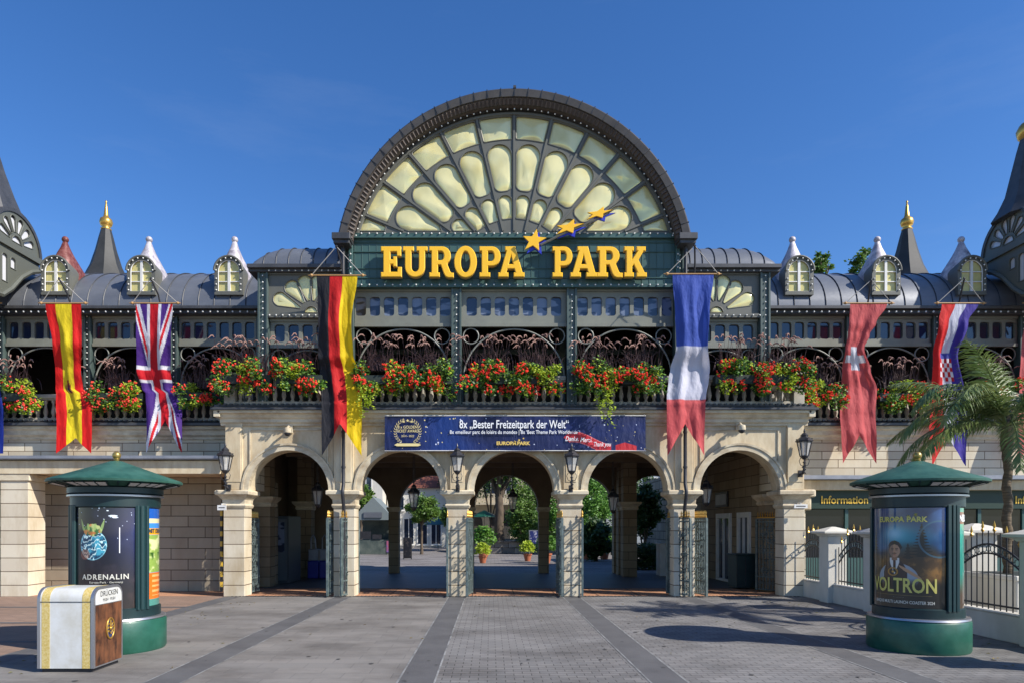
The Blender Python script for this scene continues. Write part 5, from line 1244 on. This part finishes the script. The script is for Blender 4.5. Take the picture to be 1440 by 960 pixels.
b.tube([(XB + .014, yc, zc + .11), (XB + .014, yc, zc + .03)], .012, 6); b.ball((XB + .014, yc, zc), .022, 8, 6)
em = b.build('emblem', GOLD, bx, smooth=True); b = B(); b.add([(XB + .006, yc + .083 * cos(t), zc + .128 * sin(t)) for t in [2 * PI * k / 28 for k in range(28)]], [tuple(range(28))]); b.build('emblem_field', mat('enamel_blue', (.02, .04, .12), .3), em)
b = B(); b.box(XA + .04, XB - .04, YA + .04, YB_ - .04, 0, .06); b.build('bin_base', BLACK, bx)

# ================================================================== low wall with fence on the right
XF = 7.56
fw_ = root('garden_wall', 'low cream wall with square capped posts running along the right side of the plaza', 'wall', (XF, 12, 0))
b = B(); b.box(XF - .10, XF + .14, 6.0, 18.35, 0, .42); b.box(XF - .12, XF + .16, 6.0, 18.35, .42, .45); b.build('wall_base', WALLW, fw_, bevel=.012)
posts_y = [16.3, 14.35, 12.4, 10.05, 8.1, 6.15]
for y in posts_y:
    b = B(); b.box(XF - .22, XF + .22, y - .22, y + .22, 0, 1.58); p = b.build('wall_post', WALLW, fw_, bevel=.012)
    b = B(); b.lathe(XF, y, [(r * 1.414, z) for r, z in ((.24, 1.58), (.27, 1.62), (.37, 1.65), (.37, 1.69), (.05, 1.80), (.001, 1.805))], 4, a0=PI / 4); b.build('post_cap', WALLW, p)
def fence_panel(y0, y1, X, lab, rise=.42):
    f = root('fence_panel', lab, 'fence', (X, (y0 + y1) / 2, .45), 'arched iron fence panels on the cream wall'); L_ = y1 - y0; n = max(6, int(L_ / .125))
    tz = lambda t: 1.10 + rise * sin(PI * t)
    b = B()
    for k in range(n + 1):
        t = k / n; y = y0 + t * L_; b.tube([(X, y, .45), (X, y, tz(t) + .22)], .010, 6)
    b.bar((X, y0, .53), (X, y1, .53), .02, .03)
    for o in (0, .15): b.tube([(X, y0 + L_ * t, tz(t) - o) for t in [j / 16 for j in range(17)]], .016, 6)
    b.build('fence_bars', BLACK, f, smooth=True)
    b = B()
    m_ = int(L_ / .085)
    for k in range(m_):
        t = (k + .5) / m_; z = tz(t) - .075; b.tube([(X, y0 + L_ * t + .045 * cos(a), z + .055 * sin(a)) for a in [2 * PI * j / 10 for j in range(10)]], .008, 4, closed=True)
    b.build('ring_band', IRONG, f)
    b = B()
    for k in range(n + 1):
        t = k / n; y = y0 + t * L_; z = tz(t) + .20
        if k % 2 == 0: b.lathe(X, y, [(.010, z), (.028, z + .04), (.012, z + .07), (.022, z + .10), (.002, z + .19)], 7)
    b.build('gilded_tips', GOLD, f, smooth=True)
    return f
fence_panel(16.55, 18.1, XF + .02, 'black iron fence panel with gold tips next to the arcade, before the information glass', .38)
fence_panel(14.6, 16.05, XF + .02, 'black iron fence panel with gold tips just left of the right advertising column', .38)
fence_panel(12.65, 14.1, XF + .02, 'black iron fence panel hidden behind the right advertising column', .38)
fence_panel(10.3, 12.15, XF + .02, 'black iron fence panel with gold tips right of the advertising column, before the white planter', .42)
for X_, Y_, l in ((10.75, 16.0, 'free standing cream post behind the fence, just right of the right advertising column'), (11.35, 14.3, 'free standing cream post behind the palm trunk at the right edge')):
    pr = root('gate_post', l, 'post', (X_, Y_, 0)); b = B(); b.box(X_ - .3, X_ + .3, Y_ - .3, Y_ + .3, 0, 1.62); b.build('shaft', WALLW, pr, bevel=.012)
    b = B(); b.lathe(X_, Y_, [(r * 1.414, z) for r, z in ((.33, 1.62), (.5, 1.67), (.5, 1.72), (.05, 1.88))], 4, a0=PI / 4); b.build('post_cap', WALLW, pr)
# planter and palm
pl = root('square_planter', 'white square planter holding the palm, behind the fence on the right', 'planter', (8.95, 12.4, 0)); b = B(); b.box(8.45, 9.95, 11.75, 13.1, 0, .92); b.box(8.42, 9.98, 11.72, 13.13, .86, .95); b.build('planter_wall', WALLW, pl, bevel=.015)
b = B(); b.box(8.5, 9.9, 11.8, 13.05, .8, .953); b.build('soil', SOILC, pl)
pt = root('palm_tree', 'feathery palm tree in a white planter at the right edge', 'palm tree', (8.78, 12.4, .95)); rnd = random.Random(12)
b = B(); n = 26
b.tube([(8.78 + .02 * sin(i), 12.4, .9 + 2.45 * i / n) for i in range(n + 1)], [(.072 + (.010 if i % 2 else 0)) * (1 - .1 * i / n) for i in range(n)] + [.08], 12); b.lathe(8.78, 12.4, [(.07, 3.1), (.11, 3.3), (.10, 3.5), (.07, 3.7), (.03, 3.85)], 10); b.build('trunk', PALMBARK, pt, smooth=True)
def frond(b, base, az, el, ln, droop, rnd, ax):
    pts = []; p = Vector(base); d = Vector((cos(az) * cos(el), sin(az) * cos(el), sin(el))); n = 26; st = ln / n
    for i in range(n + 1):
        pts.append(p.copy()); p = p + d * st; d = (d + Vector((0, 0, -droop * st * (.5 + 1.5 * i / n)))).normalized()
    b.tube(pts, [max(.004, .020 * (1 - i / n)) for i in range(n + 1)], 5)
    side0 = Vector((-sin(az), cos(az), 0))
    for i in range(3, n):
        t = i / n; dd = (pts[min(i + 1, n)] - pts[i - 1]).normalized()
        for s in (-1, 1):
            for q in (0, .33, .66):
                P0 = pts[i].lerp(pts[min(i + 1, n)], q); L2 = ax * sin(PI * (.12 + .86 * t)) ** .7 * rnd.uniform(.85, 1.1)
                dr = (side0 * s * .75 + dd * .75 + Vector((0, 0, rnd.uniform(-.75, -.05)))).normalized(); P1 = P0 + dr * L2 * .55; P2 = P1 + (dr + Vector((0, 0, -.40))).normalized() * L2 * .45
                wv = dd.cross(dr).cross(dr).normalized() * .0085
                b.add([P0 - wv, P0 + wv, P1 + wv * 1.2, P1 - wv * 1.2, P2], [(0, 1, 2, 3), (3, 2, 4)])
        # midrib stays bare near the base
for k in range(19):
    el = rad(rnd.choice((72, 58, 42, 28, 15, 5)) + rnd.uniform(-6, 6)); az = k * 2.4 + rnd.uniform(-.2, .2)
    b = B(); frond(b, (8.78, 12.4, 3.62), az, el, rnd.uniform(1.9, 2.4), rnd.uniform(.45, .75), rnd, .50); b.build('frond', PALML, pt)
for az, el, ln, dr in ((PI * 1.0, .62, 2.35, .80), (PI * .93, .30, 2.2, .75), (PI * 1.08, .20, 2.2, .55), (PI * 1.03, .95, 2.4, .95), (PI * 1.15, .7, 2.3, .8)):
    b = B(); frond(b, (8.78, 12.4, 3.62), az, el, ln, dr, rnd, .52); b.build('frond', PALML, pt)

# ================================================================== things inside the passage
r = root('storage_cabinet', 'dark green metal cabinet inside the rightmost arch before the window', 'cabinet', (6.75, 19.9, 0)); b = B(); b.box(6.45, 7.0, 19.6, 20.3, .05, .98); b.box(6.42, 7.02, 19.57, 20.33, .98, 1.02); b.build('carcass', GREEND, r, bevel=.01); b = B(); b.box(6.70, 6.72, 19.585, 19.6, .1, .95); b.build('door_joint', BLACK, r)
booth = root('ticket_booth', 'grey green glazed booth in the dark behind the leftmost arch', 'booth', (-7.5, 21.5, 0)); b = B(); b.box(-8.1, -7.0, 21.6, 23.0, 0, 2.15); b.build('body', mat('booth_grey', (.05, .06, .065), .4), booth, bevel=.02)
for k in range(2): b = B(); b.box(-8.05 + k * .55, -7.6 + k * .55, 21.57, 21.6, .1, 2.05); d = b.build('door', mat('booth_door', (.09, .11, .12), .3), booth, bevel=.01); b = B(); b.box(-7.98 + k * .55, -7.67 + k * .55, 21.555, 21.568, 1.0, 1.95); b.build('door_glass', GLASSW, d)
for px, l in ((442, 'small blue rental stand behind the leftmost arch, left one of the two'), (458, 'small blue rental stand behind the leftmost arch, right one beside the gate')):
    x = XW(px, 24.0); r = root('rental_stand', l, 'stand', (x, 24.0, 0), 'blue stands in the passage'); b = B(); b.box(x - .19, x + .19, 23.8, 24.2, .0, .62); b.build('blue_box', CURTAIN, r, bevel=.03); b = B(); b.box(x - .17, x + .17, 23.84, 24.16, .62, 1.02); b.build('grey_box', ZINC, r, bevel=.02)
    b = B(); b.tube([(x - .12, 24, 1.0), (x - .12, 24, 1.4), (x - .04, 24, 1.52), (x + .02, 24, 1.4), (x + .06, 24, 1.0)], .025, 6); b.build('handle', ZINC, r, smooth=True)
r = root('striped_post', 'yellow and black striped post in the portico beside the leftmost arcade pillar', 'post', (XW(311.5, 19.0), 19.0, 0)); b = B()
x = XW(311.5, 18.9)
for k in range(16): b.box(x - .03, x + .03, 18.87, 18.93, k * .14, k * .14 + .14, k % 2)
b.build('shaft', [BLACK, YTXT], r)

# ================================================================== trees and places behind the building
def tree(name, label, x, y, trunk_h, tr, crown, nleaf, lsz, seed, leafm, branches=5, group=None, base=0):
    t = root(name, label, 'tree', (x, y, base), group); rnd = random.Random(seed)
    b = B(); top = base + trunk_h; b.tube([(x + .03 * sin(i * 2) * tr * 3, y, base - .05 + (trunk_h + .05) * i / 6) for i in range(7)], [tr * (1.25 if i == 0 else 1 - .06 * i) for i in range(7)], 10)
    cx_, cz_, rx_, rz_ = crown; cl = []
    for k in range(branches):
        a = 2 * PI * k / branches + rnd.uniform(-.4, .4); e = Vector((x + rx_ * .6 * cos(a), y + rx_ * .6 * sin(a), base + cz_ + rnd.uniform(-.5, .5) * rz_)); m_ = Vector((x, y, top)).lerp(e, .5) + Vector((0, 0, .12 * rz_))
        b.tube([(x, y, top - .15 * trunk_h), m_, e], [tr * .55, tr * .35, tr * .12], 6)
    b.build('trunk', BARK, t, smooth=True)
    for k in range(int(26 * max(1, rx_))):
        while True:
            q = Vector((rnd.uniform(-1, 1), rnd.uniform(-1, 1), rnd.uniform(-1, 1)))
            if q.length < 1: break
        q = q * .85; cl.append((x + q.x * rx_, y + q.y * rx_, base + cz_ + q.z * rz_, rnd.uniform(.16, .34) * min(rx_, rz_)))
    b = B()
    for i in range(nleaf):
        c = rnd.choice(cl); q = Vector((rnd.gauss(0, .5), rnd.gauss(0, .5), rnd.gauss(0, .5))); leaf(b, (c[0] + q.x * c[3], c[1] + q.y * c[3], c[2] + q.z * c[3]), lsz * rnd.uniform(.7, 1.3), rnd)
    b.build('crown', leafm, t)
    return t
tree('clipped_tree', 'round clipped bright green tree seen through the second arch', XW(593, 45), 45, 2.2, .10, (0, 2.9, 1.15, 1.05), 9000, .16, 5, TREELEAF)
tree('clipped_tree', 'smaller round green tree half hidden by the left middle pillar', XW(640, 50), 50, 2.2, .10, (0, 2.8, 1.2, 1.1), 7000, .16, 6, TREELEAF)
bt_ = tree('broad_tree', 'big tree with a thick pale trunk seen through the middle arch', XW(702, 50), 50, 4.6, .42, (0, 7.6, 3.4, 2.6), 9000, .26, 7, TREELEAF)
for i, (px, Y, h, r_, cz_, rz_, l) in enumerate(((735, 46, .8, 1.25, 2.3, 2.1, 'dense green bush tree right of the big trunk in the middle arch'), (772, 48, .8, 1.5, 2.2, 2.6, 'light green bush tree behind the fourth pillar'), (826, 44, 1.2, 1.6, 3.4, 2.4, 'green tree seen at the left side of the fourth arch'), (846, 40, .4, 1.0, 1.3, 1.2, 'dark bush at the foot of the tree in the fourth arch'), (905, 31, .6, .8, 2.6, 1.3, 'climbing shrub before the rough stone house'), (660, 60, 2, 3.0, 6.5, 3.0, 'dark tree left of the big trunk'))):
    tree('leafy_bush' if rz_ < 2.3 else 'leafy_tree', l, XW(px, Y), Y, h, .08, (0, cz_, r_, rz_), 6000, .17, 20 + i, (TREELEAF, LEAF, LEAF, LEAFD, LEAFD, LEAFD)[i])
for i, (px, Y, pyt, rx_, l) in enumerate(((1156, 46, 343, .75, 'treetop poking over the right wing roof between the first two hoods'), (1213, 46, 347, .95, 'loose treetop behind the second hood of the right wing roof'), (1252, 47, 352, .7, 'small treetop beside the dark spire on the right'))):
    zt = ZW(pyt, Y); tree('tall_tree', l, XW(px, Y), Y, zt - 3.2, .22, (0, zt - 1.9, rx_, 1.9), 1900, .22, 60 + i, TREELEAF)
# houses far behind
def house(label, x0, x1, y, h, wallm, roofm, wins, depth=8, rh=2.5, name='town_house'):
    r = root(name, label, 'house', ((x0 + x1) / 2, y, 0)); b = B(); b.box(x0, x1, y, y + depth, 0, h); b.build('wall', wallm, r)
    b = B(); b.extrude([(y - .35, h), (y + depth + .35, h), (y + depth / 2, h + rh)], x0 - .3, x1 + .3); b.build('roof', roofm, r)
    for (x, z, w_, hh_) in wins:
        b = B(); b.plate([rrect(x - w_ / 2 - .08, x + w_ / 2 + .08, z - .08, z + hh_ + .08, .01), rrect(x - w_ / 2, x + w_ / 2, z, z + hh_, .01)], y - .06, .08); b.box(x - .03, x + .03, y - .05, y, z, z + hh_); b.box(x - w_ / 2 - .12, x + w_ / 2 + .12, y - .14, y, z - .14, z - .06); wn = b.build('window', WHITE, r)
        b = B(); b.box(x - w_ / 2, x + w_ / 2, y - .02, y - .01, z, z + hh_); b.build('glass', GLASS, wn)
    return r
PINKW = mat('pink_wall', (.60, .34, .24), .8, col2=(.52, .30, .22), ns=1); TILE = mat('roof_tile', (.22, .07, .04), .8, col2=(.15, .05, .03), ns=4)
CREAMW = mat('far_cream_wall', (.52, .46, .34), .8, col2=(.44, .38, .28), ns=1)
h1 = house('white house with small square windows behind the food stall', -17, -9.8, 58, 7.5, WALLW, SLATE, [(x, z, .9, 1.2) for x in (-15.5, -13.6, -11.2) for z in (1.2, 4.9)] + [(-12.4, 4.9, .9, 1.2)], name='town_house')
h2 = house('white house with tall ground floor openings behind the round green tree', -9.7, -4.2, 60, 5.2, WALLW, TILE, [(x, .3, .8, 2.2) for x in (-9.0, -7.8, -6.6, -5.4)] + [(x, 3.3, .7, 1.1) for x in (-8.6, -6.4)])
h3 = house('pink house rising behind the white houses', -8.2, -1.8, 68, 9.0, PINKW, TILE, [(x, z, .8, 1.3) for x in (-7, -5.2, -3.4) for z in (3.4, 6.2)])
h4 = house('cream house with a balcony and arched arcade behind the big tree', -3.9, 7.5, 66, 9.5, CREAMW, TILE, [(x, 5.0, 1.0, 1.6) for x in (-2.6, -.6, 1.4, 3.4, 5.4)] + [(x, 7.6, 1.0, 1.2) for x in (-2.6, -.6, 1.4, 3.4, 5.4)])
b = B(); b.box(-3.9, 7.5, 64.8, 66, 3.9, 4.1); b.box(-3.9, 7.5, 64.8, 64.95, 4.85, 4.95)
for k in range(46): b.box(-3.85 + k * .25, -3.72 + k * .25, 64.82, 64.92, 4.1, 4.85)
b.build('balcony', CREAMW, h4)
for k in range(4):
    b = B(); x = -2.4 + k * 2.7; b.add([(x - 1, 65.97, 0), (x + 1, 65.97, 0)] + [(x + 1.0 * cos(t), 65.97, 2.2 + 1.0 * sin(t)) for t in [PI * j / 12 for j in range(13)]], [tuple(range(15))]); b.build('arch_opening', DARKIN, h4)
h5 = house('grey blue house in the background of the fourth arch', 8.2, 18, 52, 7.0, mat('grey_house_wall', (.30, .33, .36), .8), SLATE, [(x, z, .9, 1.3) for x in (9.6, 11.6, 13.6) for z in (1.2, 4.2)])
r = root('stone_house', 'rough stone block house with a blank notice window behind the fourth arch', 'house', (9.5, 32, 0)); b = B(); b.box(7.45, 13, 31, 36, 0, 4.15); b.build('wall', ROUGHST, r); b = B(); b.box(7.85, 8.75, 30.92, 31, .7, 2.2); wn = b.build('window', DARKIN, r); b = B(); b.add([(7.98, 30.9, .8), (8.6, 30.9, .8), (8.6, 30.9, 2.1), (8.25, 30.9, 2.1)], [(0, 1, 2, 3)]); b.build('white_sheet', WHITE, wn)
# food stall
sx = XW(526, 45); st = root('food_stall', 'small gabled food stall with dark counter seen through the second arch', 'stall', (sx, 45, 0))
b = B(); b.box(sx - 1.1, sx + 1.1, 45, 47.4, 0, .95); b.box(sx - 1.1, sx + 1.1, 46.9, 47.4, .95, 2.3); b.build('counter', mat('stall_counter', (.05, .07, .065), .5, col2=(.12, .14, .12), ns=2), st)
for s in (-1, 1): b = B(); b.box(sx + s * 1.05 - .05, sx + s * 1.05 + .05, 44.98, 45.1, .95, 2.3); b.build('post', WHITE, st)
b = B(); b.extrude([(sx - 1.45, 2.25), (sx + 1.45, 2.25), (sx, 3.75)], 44.6, 47.6, axis='y'); b.build('gable_roof', mat('stall_roof', (.17, .20, .20), .6), st)
b = B(); b.box(sx - .6, sx + .6, 44.52, 44.58, 2.4, 2.75); b.build('stall_board', SLATE, st)
b = B(); b.box(sx - .95, sx - .2, 44.95, 45.0, 1.0, 1.5); b.box(sx - .1, sx + .5, 44.93, 45.0, 1.0, 1.3); b.build('menu_board', BLACK, st)
def aboard(label, px, Y, w_, z0, h_, m, name='poster_board'):
    x = XW(px, Y); r = root(name, label, 'poster board', (x, Y, 0)); b = B(); b.box(x - w_ / 2, x + w_ / 2, Y, Y + .08, z0, z0 + h_)
    for s in (-1, 1): b.box(x + s * w_ * .45 - .03, x + s * w_ * .45 + .03, Y + .01, Y + .07, 0, z0)
    b.build('board_frame', SILVER if 'white' in label else BLACK, r, bevel=.01); b = B(); b.box(x - w_ / 2 + .06, x + w_ / 2 - .06, Y - .012, Y - .002, z0 + .06, z0 + h_ - .06); b.build('poster', m, r)
aboard('blue and red poster board beside the food stall', 549, 44, .62, .1, .85, mat('poster_blue', (.04, .14, .42), .5, col2=(.45, .08, .08), ns=3))
aboard('black menu board just right of the dark rear column', 573, 38, .48, .05, 1.15, mat('menu_black', (.012, .013, .02), .4, col2=(.08, .07, .07), ns=6, lo=.55))
aboard('white framed dark blue poster board in the middle arch', 751, 42, .62, .45, 1.15, mat('poster_night', (.02, .03, .14), .4, col2=(.5, .5, .6), ns=3.5, lo=.55))
# round planter with pots
cx_ = XW(716, 38); r = root('round_planter', 'low curved stone planter wall around the big tree', 'planter', (cx_, 47, 0)); b = B(); b.lathe(cx_ + .3, 50, [(4.2, 0), (4.2, .75), (4.3, .76), (4.3, .86), (3.9, .86), (3.85, .70)], 40); b.build('planter_wall', ROUGHST, r)
def pot(label, px, Y, s, seed):
    x = XW(px, Y); r = root('potted_plant', label, 'potted plant', (x, Y, 0)); b = B(); b.lathe(x, Y, [(.17 * s, 0), (.25 * s, .36 * s), (.28 * s, .37 * s), (.28 * s, .44 * s), (.22 * s, .44 * s)], 18); b.build('pot', TERRA, r, smooth=True)
    rnd = random.Random(seed); b = B()
    for k in range(700): a, e = rnd.uniform(0, 2 * PI), rnd.uniform(-.4, 1.4); q = rnd.uniform(.25, .5) * s; leaf(b, (x + q * cos(a) * cos(e), Y + q * sin(a) * cos(e), .75 * s + q * sin(e)), .15 * s, rnd)
    b.build('foliage', LIME if seed % 2 else LEAF, r)
for i, (px, Y, h, r_, cz_, rz_, l) in enumerate(((690, 58, 2.5, 2.4, 7.5, 2.6, 'dark leafy tree behind the big trunk, before the balcony'), (752, 55, 1.5, 2.4, 4.6, 3.2, 'tall dense tree behind the bushes at the right of the middle arch'), (818, 52, 1.4, 2.0, 4.2, 2.9, 'tall green tree at the far back of the fourth arch'), (838, 36, .4, .9, 1.1, 1.05, 'dark low bush before the terracotta pots in the fourth arch'), (884, 48, 1.5, 2.3, 4.0, 2.8, 'shady tree behind the two rear pillars of the fourth arch'), (508, 52, 1.8, 1.0, 3.8, 1.3, 'small tree left of the food stall'))):
    tree('leafy_tree', l, XW(px, Y), Y, h, .12, (0, cz_, r_, rz_), 7000, .20, 120 + i, (LEAFD, TREELEAF, LEAF, LEAFD, LEAFD, TREELEAF)[i])
pot('potted plant with yellow green leaves at the left foot of the middle arch', 679, 34, .82, 1); pot('potted plant behind the yellow green one in the middle arch', 680, 41, 1.5, 2); pot('potted bright green plant left of the dark rear column in the middle arch', 742, 36, .85, 5); pot('dark potted plant right of the dark rear column', 768, 34, 1.1, 4); pot('terracotta potted bush at the left side of the fourth arch', 826, 38, 1.25, 6); pot('terracotta potted bush beside the rear column of the fourth arch', 850, 38, 1.1, 8)
r = root('clipped_hedge', 'clipped green hedge before the rough stone house', 'hedge', (XW(905, 29), 29, 0)); rnd = random.Random(9); b = B(); hx = XW(905, 29)
for k in range(4200): leaf(b, (hx + rnd.uniform(-.95, .95), 29 + rnd.uniform(-.5, .5), rnd.uniform(.05, 1.05) + .1 * sin(k)), .12, rnd)
b.build('foliage', LEAFD, r)
r = root('white_cabinet', 'white cabinet standing beside the hedge in the fourth arch', 'cabinet', (XW(936, 26), 26, 0)); b = B(); x = XW(937, 25.2); b.box(x - .28, x + .28, 25.0, 25.6, 0, 1.15); b.box(x - .31, x + .31, 24.97, 25.63, 1.15, 1.2); b.build('carcass', WHITE, r, bevel=.01)
# green parasols far behind
for px, Y, pz, l in ((616, 52, 1.95, 'small green parasol right of the round green tree'), (681, 56, 2.6, 'small teal parasol left of the big trunk'), (842, 46, 2.6, 'dark green parasol in the fourth arch')):
    x = XW(px, Y); r = root('parasol', l, 'parasol', (x, Y, 0), 'parasols behind the building'); b = B(); b.lathe(x, Y, [(1.3, pz), (1.28, pz + .03), (.05, pz + .55)], 8); b.build('canopy', GREENC, r); b = B(); b.tube([(x, Y, 0), (x, Y, pz + .5)], .025, 6); b.build('pole', BLACK, r)

# ================================================================== person on the left gallery
SKIN = mat('skin', (.46, .27, .19), .6); HAIR = mat('hair', (.06, .035, .02), .7); SHIRT = mat('blue_check_shirt', (.10, .12, .22), .8, col2=(.25, .26, .34), ns=14); TROU = mat('dark_trousers', (.03, .035, .05), .8)
def person(label, x, y, z, rz, h=1.72):
    r = root('person', label, 'person', (x, y, z)); k = h / 1.75
    J = {0: (0, 0, .95, .13, .10), 1: (0, 0, 1.15, .125, .09), 2: (0, 0, 1.38, .16, .10), 3: (0, 0, 1.49, .06, .06), 4: (0, -.01, 1.56, .055, .06), 5: (0, -.015, 1.66, .085, .10), 6: (0, -.01, 1.74, .06, .07)}
    V_ = [list(J[i]) for i in range(7)]; E = [(0, 1), (1, 2), (2, 3), (3, 4), (4, 5), (5, 6)]
    def add(p, par, r1, r2=None): V_.append([*p, r1, r2 or r1]); E.append((par, len(V_) - 1)); return len(V_) - 1
    for s in (-1, 1):
        a = add((s * .17, 0, 1.41), 2, .06); a = add((s * .23, 0, 1.30), a, .05); a = add((s * .26, -.04, 1.10), a, .042); a = add((s * .20, -.26, 1.02), a, .032); a = add((s * .18, -.34, 1.02), a, .032, .02)
        for q in range(4): add((s * .18 + (q - 1.5) * .02, -.42, 1.005), a, .008)
        add((s * .14, -.37, 1.03), a, .010)
        l = add((s * .09, 0, .86), 0, .095); l = add((s * .10, -.01, .50), l, .06); l = add((s * .10, .02, .10), l, .042); l = add((s * .10, -.02, .04), l, .045); add((s * .11, -.17, .03), l, .035)
    me = bpy.data.meshes.new('body'); me.from_pydata([tuple(c * k for c in v[:3]) for v in V_], E, []); o = bpy.data.objects.new('body', me); COL.objects.link(o); o.parent = r
    for m_ in (SKIN,): me.materials.append(m_)
    sk = o.modifiers.new('skin', 'SKIN'); sd = o.modifiers.new('sub', 'SUBSURF'); sd.levels = sd.render_levels = 1
    for i, v in enumerate(V_): me.skin_vertices[0].data[i].radius = (v[3] * k, v[4] * k)
    me.skin_vertices[0].data[0].use_root = True
    r.rotation_euler = (0, 0, rz)
    b = B(); b.lathe(0, 0, [(q * k, z_ * k) for q, z_ in ((.19, .93), (.18, 1.1), (.20, 1.3), (.19, 1.42), (.09, 1.49))], 20); b.xform(Matrix.Diagonal((1, .72, 1, 1)))
    for s in (-1, 1): b.tube([(s * .17 * k, 0, 1.42 * k), (s * .235 * k, 0, 1.30 * k), (s * .262 * k, -.03, 1.13 * k)], [.08, .07, .06], 10)
    b.build('shirt', SHIRT, r, smooth=True, local=True)
    b = B()
    for s in (-1, 1): b.tube([(s * .085 * k, 0, .98 * k), (s * .10 * k, -.01, .5 * k), (s * .10 * k, .02, .06 * k)], [.13, .09, .07], 12)
    b.build('trousers', TROU, r, smooth=True, local=True)
    b = B(); b.ball((0, .015 * k, 1.70 * k), .112 * k, 14, 10, sc=(.88, 1, .95)); b.build('hair', HAIR, r, smooth='all', local=True)
    b = B(); 
    b.ball((0, -.10 * k, 1.655 * k), .018, 8, 6); b.build('nose', SKIN, r, local=True)
    b = B()
    for s in (-1, 1): b.ball((s * .035 * k, -.092 * k, 1.68 * k), .012, 8, 6)
    b.tube([(-.03, -.095 * k, 1.615 * k), (0, -.103 * k, 1.612 * k), (.03, -.095 * k, 1.615 * k)], .006, 5)
    b.build('face_features', HAIR, r, local=True)
person('person in a blue checked shirt standing on the left gallery behind the flowers', XW(256, 20.6), 20.6, 4.72, .2)

# ================================================================== camera, sun, sky
cam = bpy.data.cameras.new('camera'); co = bpy.data.objects.new('camera', cam); COL.objects.link(co)
co.location = (CX, 0, EYE); co.rotation_euler = (PI / 2, 0, 0); cam.sensor_width = 36; cam.lens = 24.0
cam.shift_x = 30 / 1440; cam.shift_y = 260 / 1440; cam.clip_end = 2000; cam.clip_start = .1
scene.camera = co
SD = Vector((-2.87, 1.45, -2.5)).normalized()    # the way the light travels
sl = bpy.data.lights.new('sun', 'SUN'); sl.energy = 5.0; sl.angle = rad(.53); sl.color = (1, .945, .86)
so = bpy.data.objects.new('sun', sl); COL.objects.link(so); so.rotation_euler = SD.to_track_quat('-Z', 'Y').to_euler(); so.location = (20, -20, 30)
wd = bpy.data.worlds.new('World'); scene.world = wd; wd.use_nodes = True; nt = wd.node_tree
sky = nt.nodes.new('ShaderNodeTexSky'); sky.sky_type = 'NISHITA'; sky.sun_disc = False
el = math.asin(-SD.z); sky.sun_elevation = el; sky.sun_rotation = math.atan2(-SD.x, -SD.y)
sky.air_density = 1.0; sky.dust_density = .25; sky.ozone_density = 3.5; sky.altitude = 300
bg = nt.nodes['Background']; bg.inputs['Strength'].default_value = .125
hs = nt.nodes.new('ShaderNodeHueSaturation'); hs.inputs['Saturation'].default_value = 1.25; hs.inputs['Hue'].default_value = .509; hs.inputs['Value'].default_value = 1.04
nt.links.new(sky.outputs[0], hs.inputs['Color'])
tc = nt.nodes.new('ShaderNodeTexCoord'); mp = nt.nodes.new('ShaderNodeMapping'); mp.inputs['Scale'].default_value = (1.2, 1.2, 6); nz = nt.nodes.new('ShaderNodeTexNoise'); nz.inputs['Scale'].default_value = 2.3; nz.inputs['Detail'].default_value = 8; nz.inputs['Roughness'].default_value = .62
nt.links.new(tc.outputs['Generated'], mp.inputs[0]); nt.links.new(mp.outputs[0], nz.inputs['Vector'])
mr = nt.nodes.new('ShaderNodeMapRange'); mr.inputs['From Min'].default_value = .55; mr.inputs['From Max'].default_value = .85; mr.inputs['To Max'].default_value = .06; nt.links.new(nz.outputs['Fac'], mr.inputs['Value'])
mx = nt.nodes.new('ShaderNodeMix'); mx.data_type = 'RGBA'; mx.inputs[7].default_value = (4.2, 4.6, 5.2, 1); nt.links.new(mr.outputs[0], mx.inputs[0]); nt.links.new(hs.outputs[0], mx.inputs[6]); nt.links.new(mx.outputs[2], bg.inputs[0])
vs = scene.view_settings; vs.view_transform = 'Standard'; vs.look = 'None'; vs.exposure = .45; vs.gamma = 1
scene.render.resolution_x = 1024; scene.render.resolution_y = 682
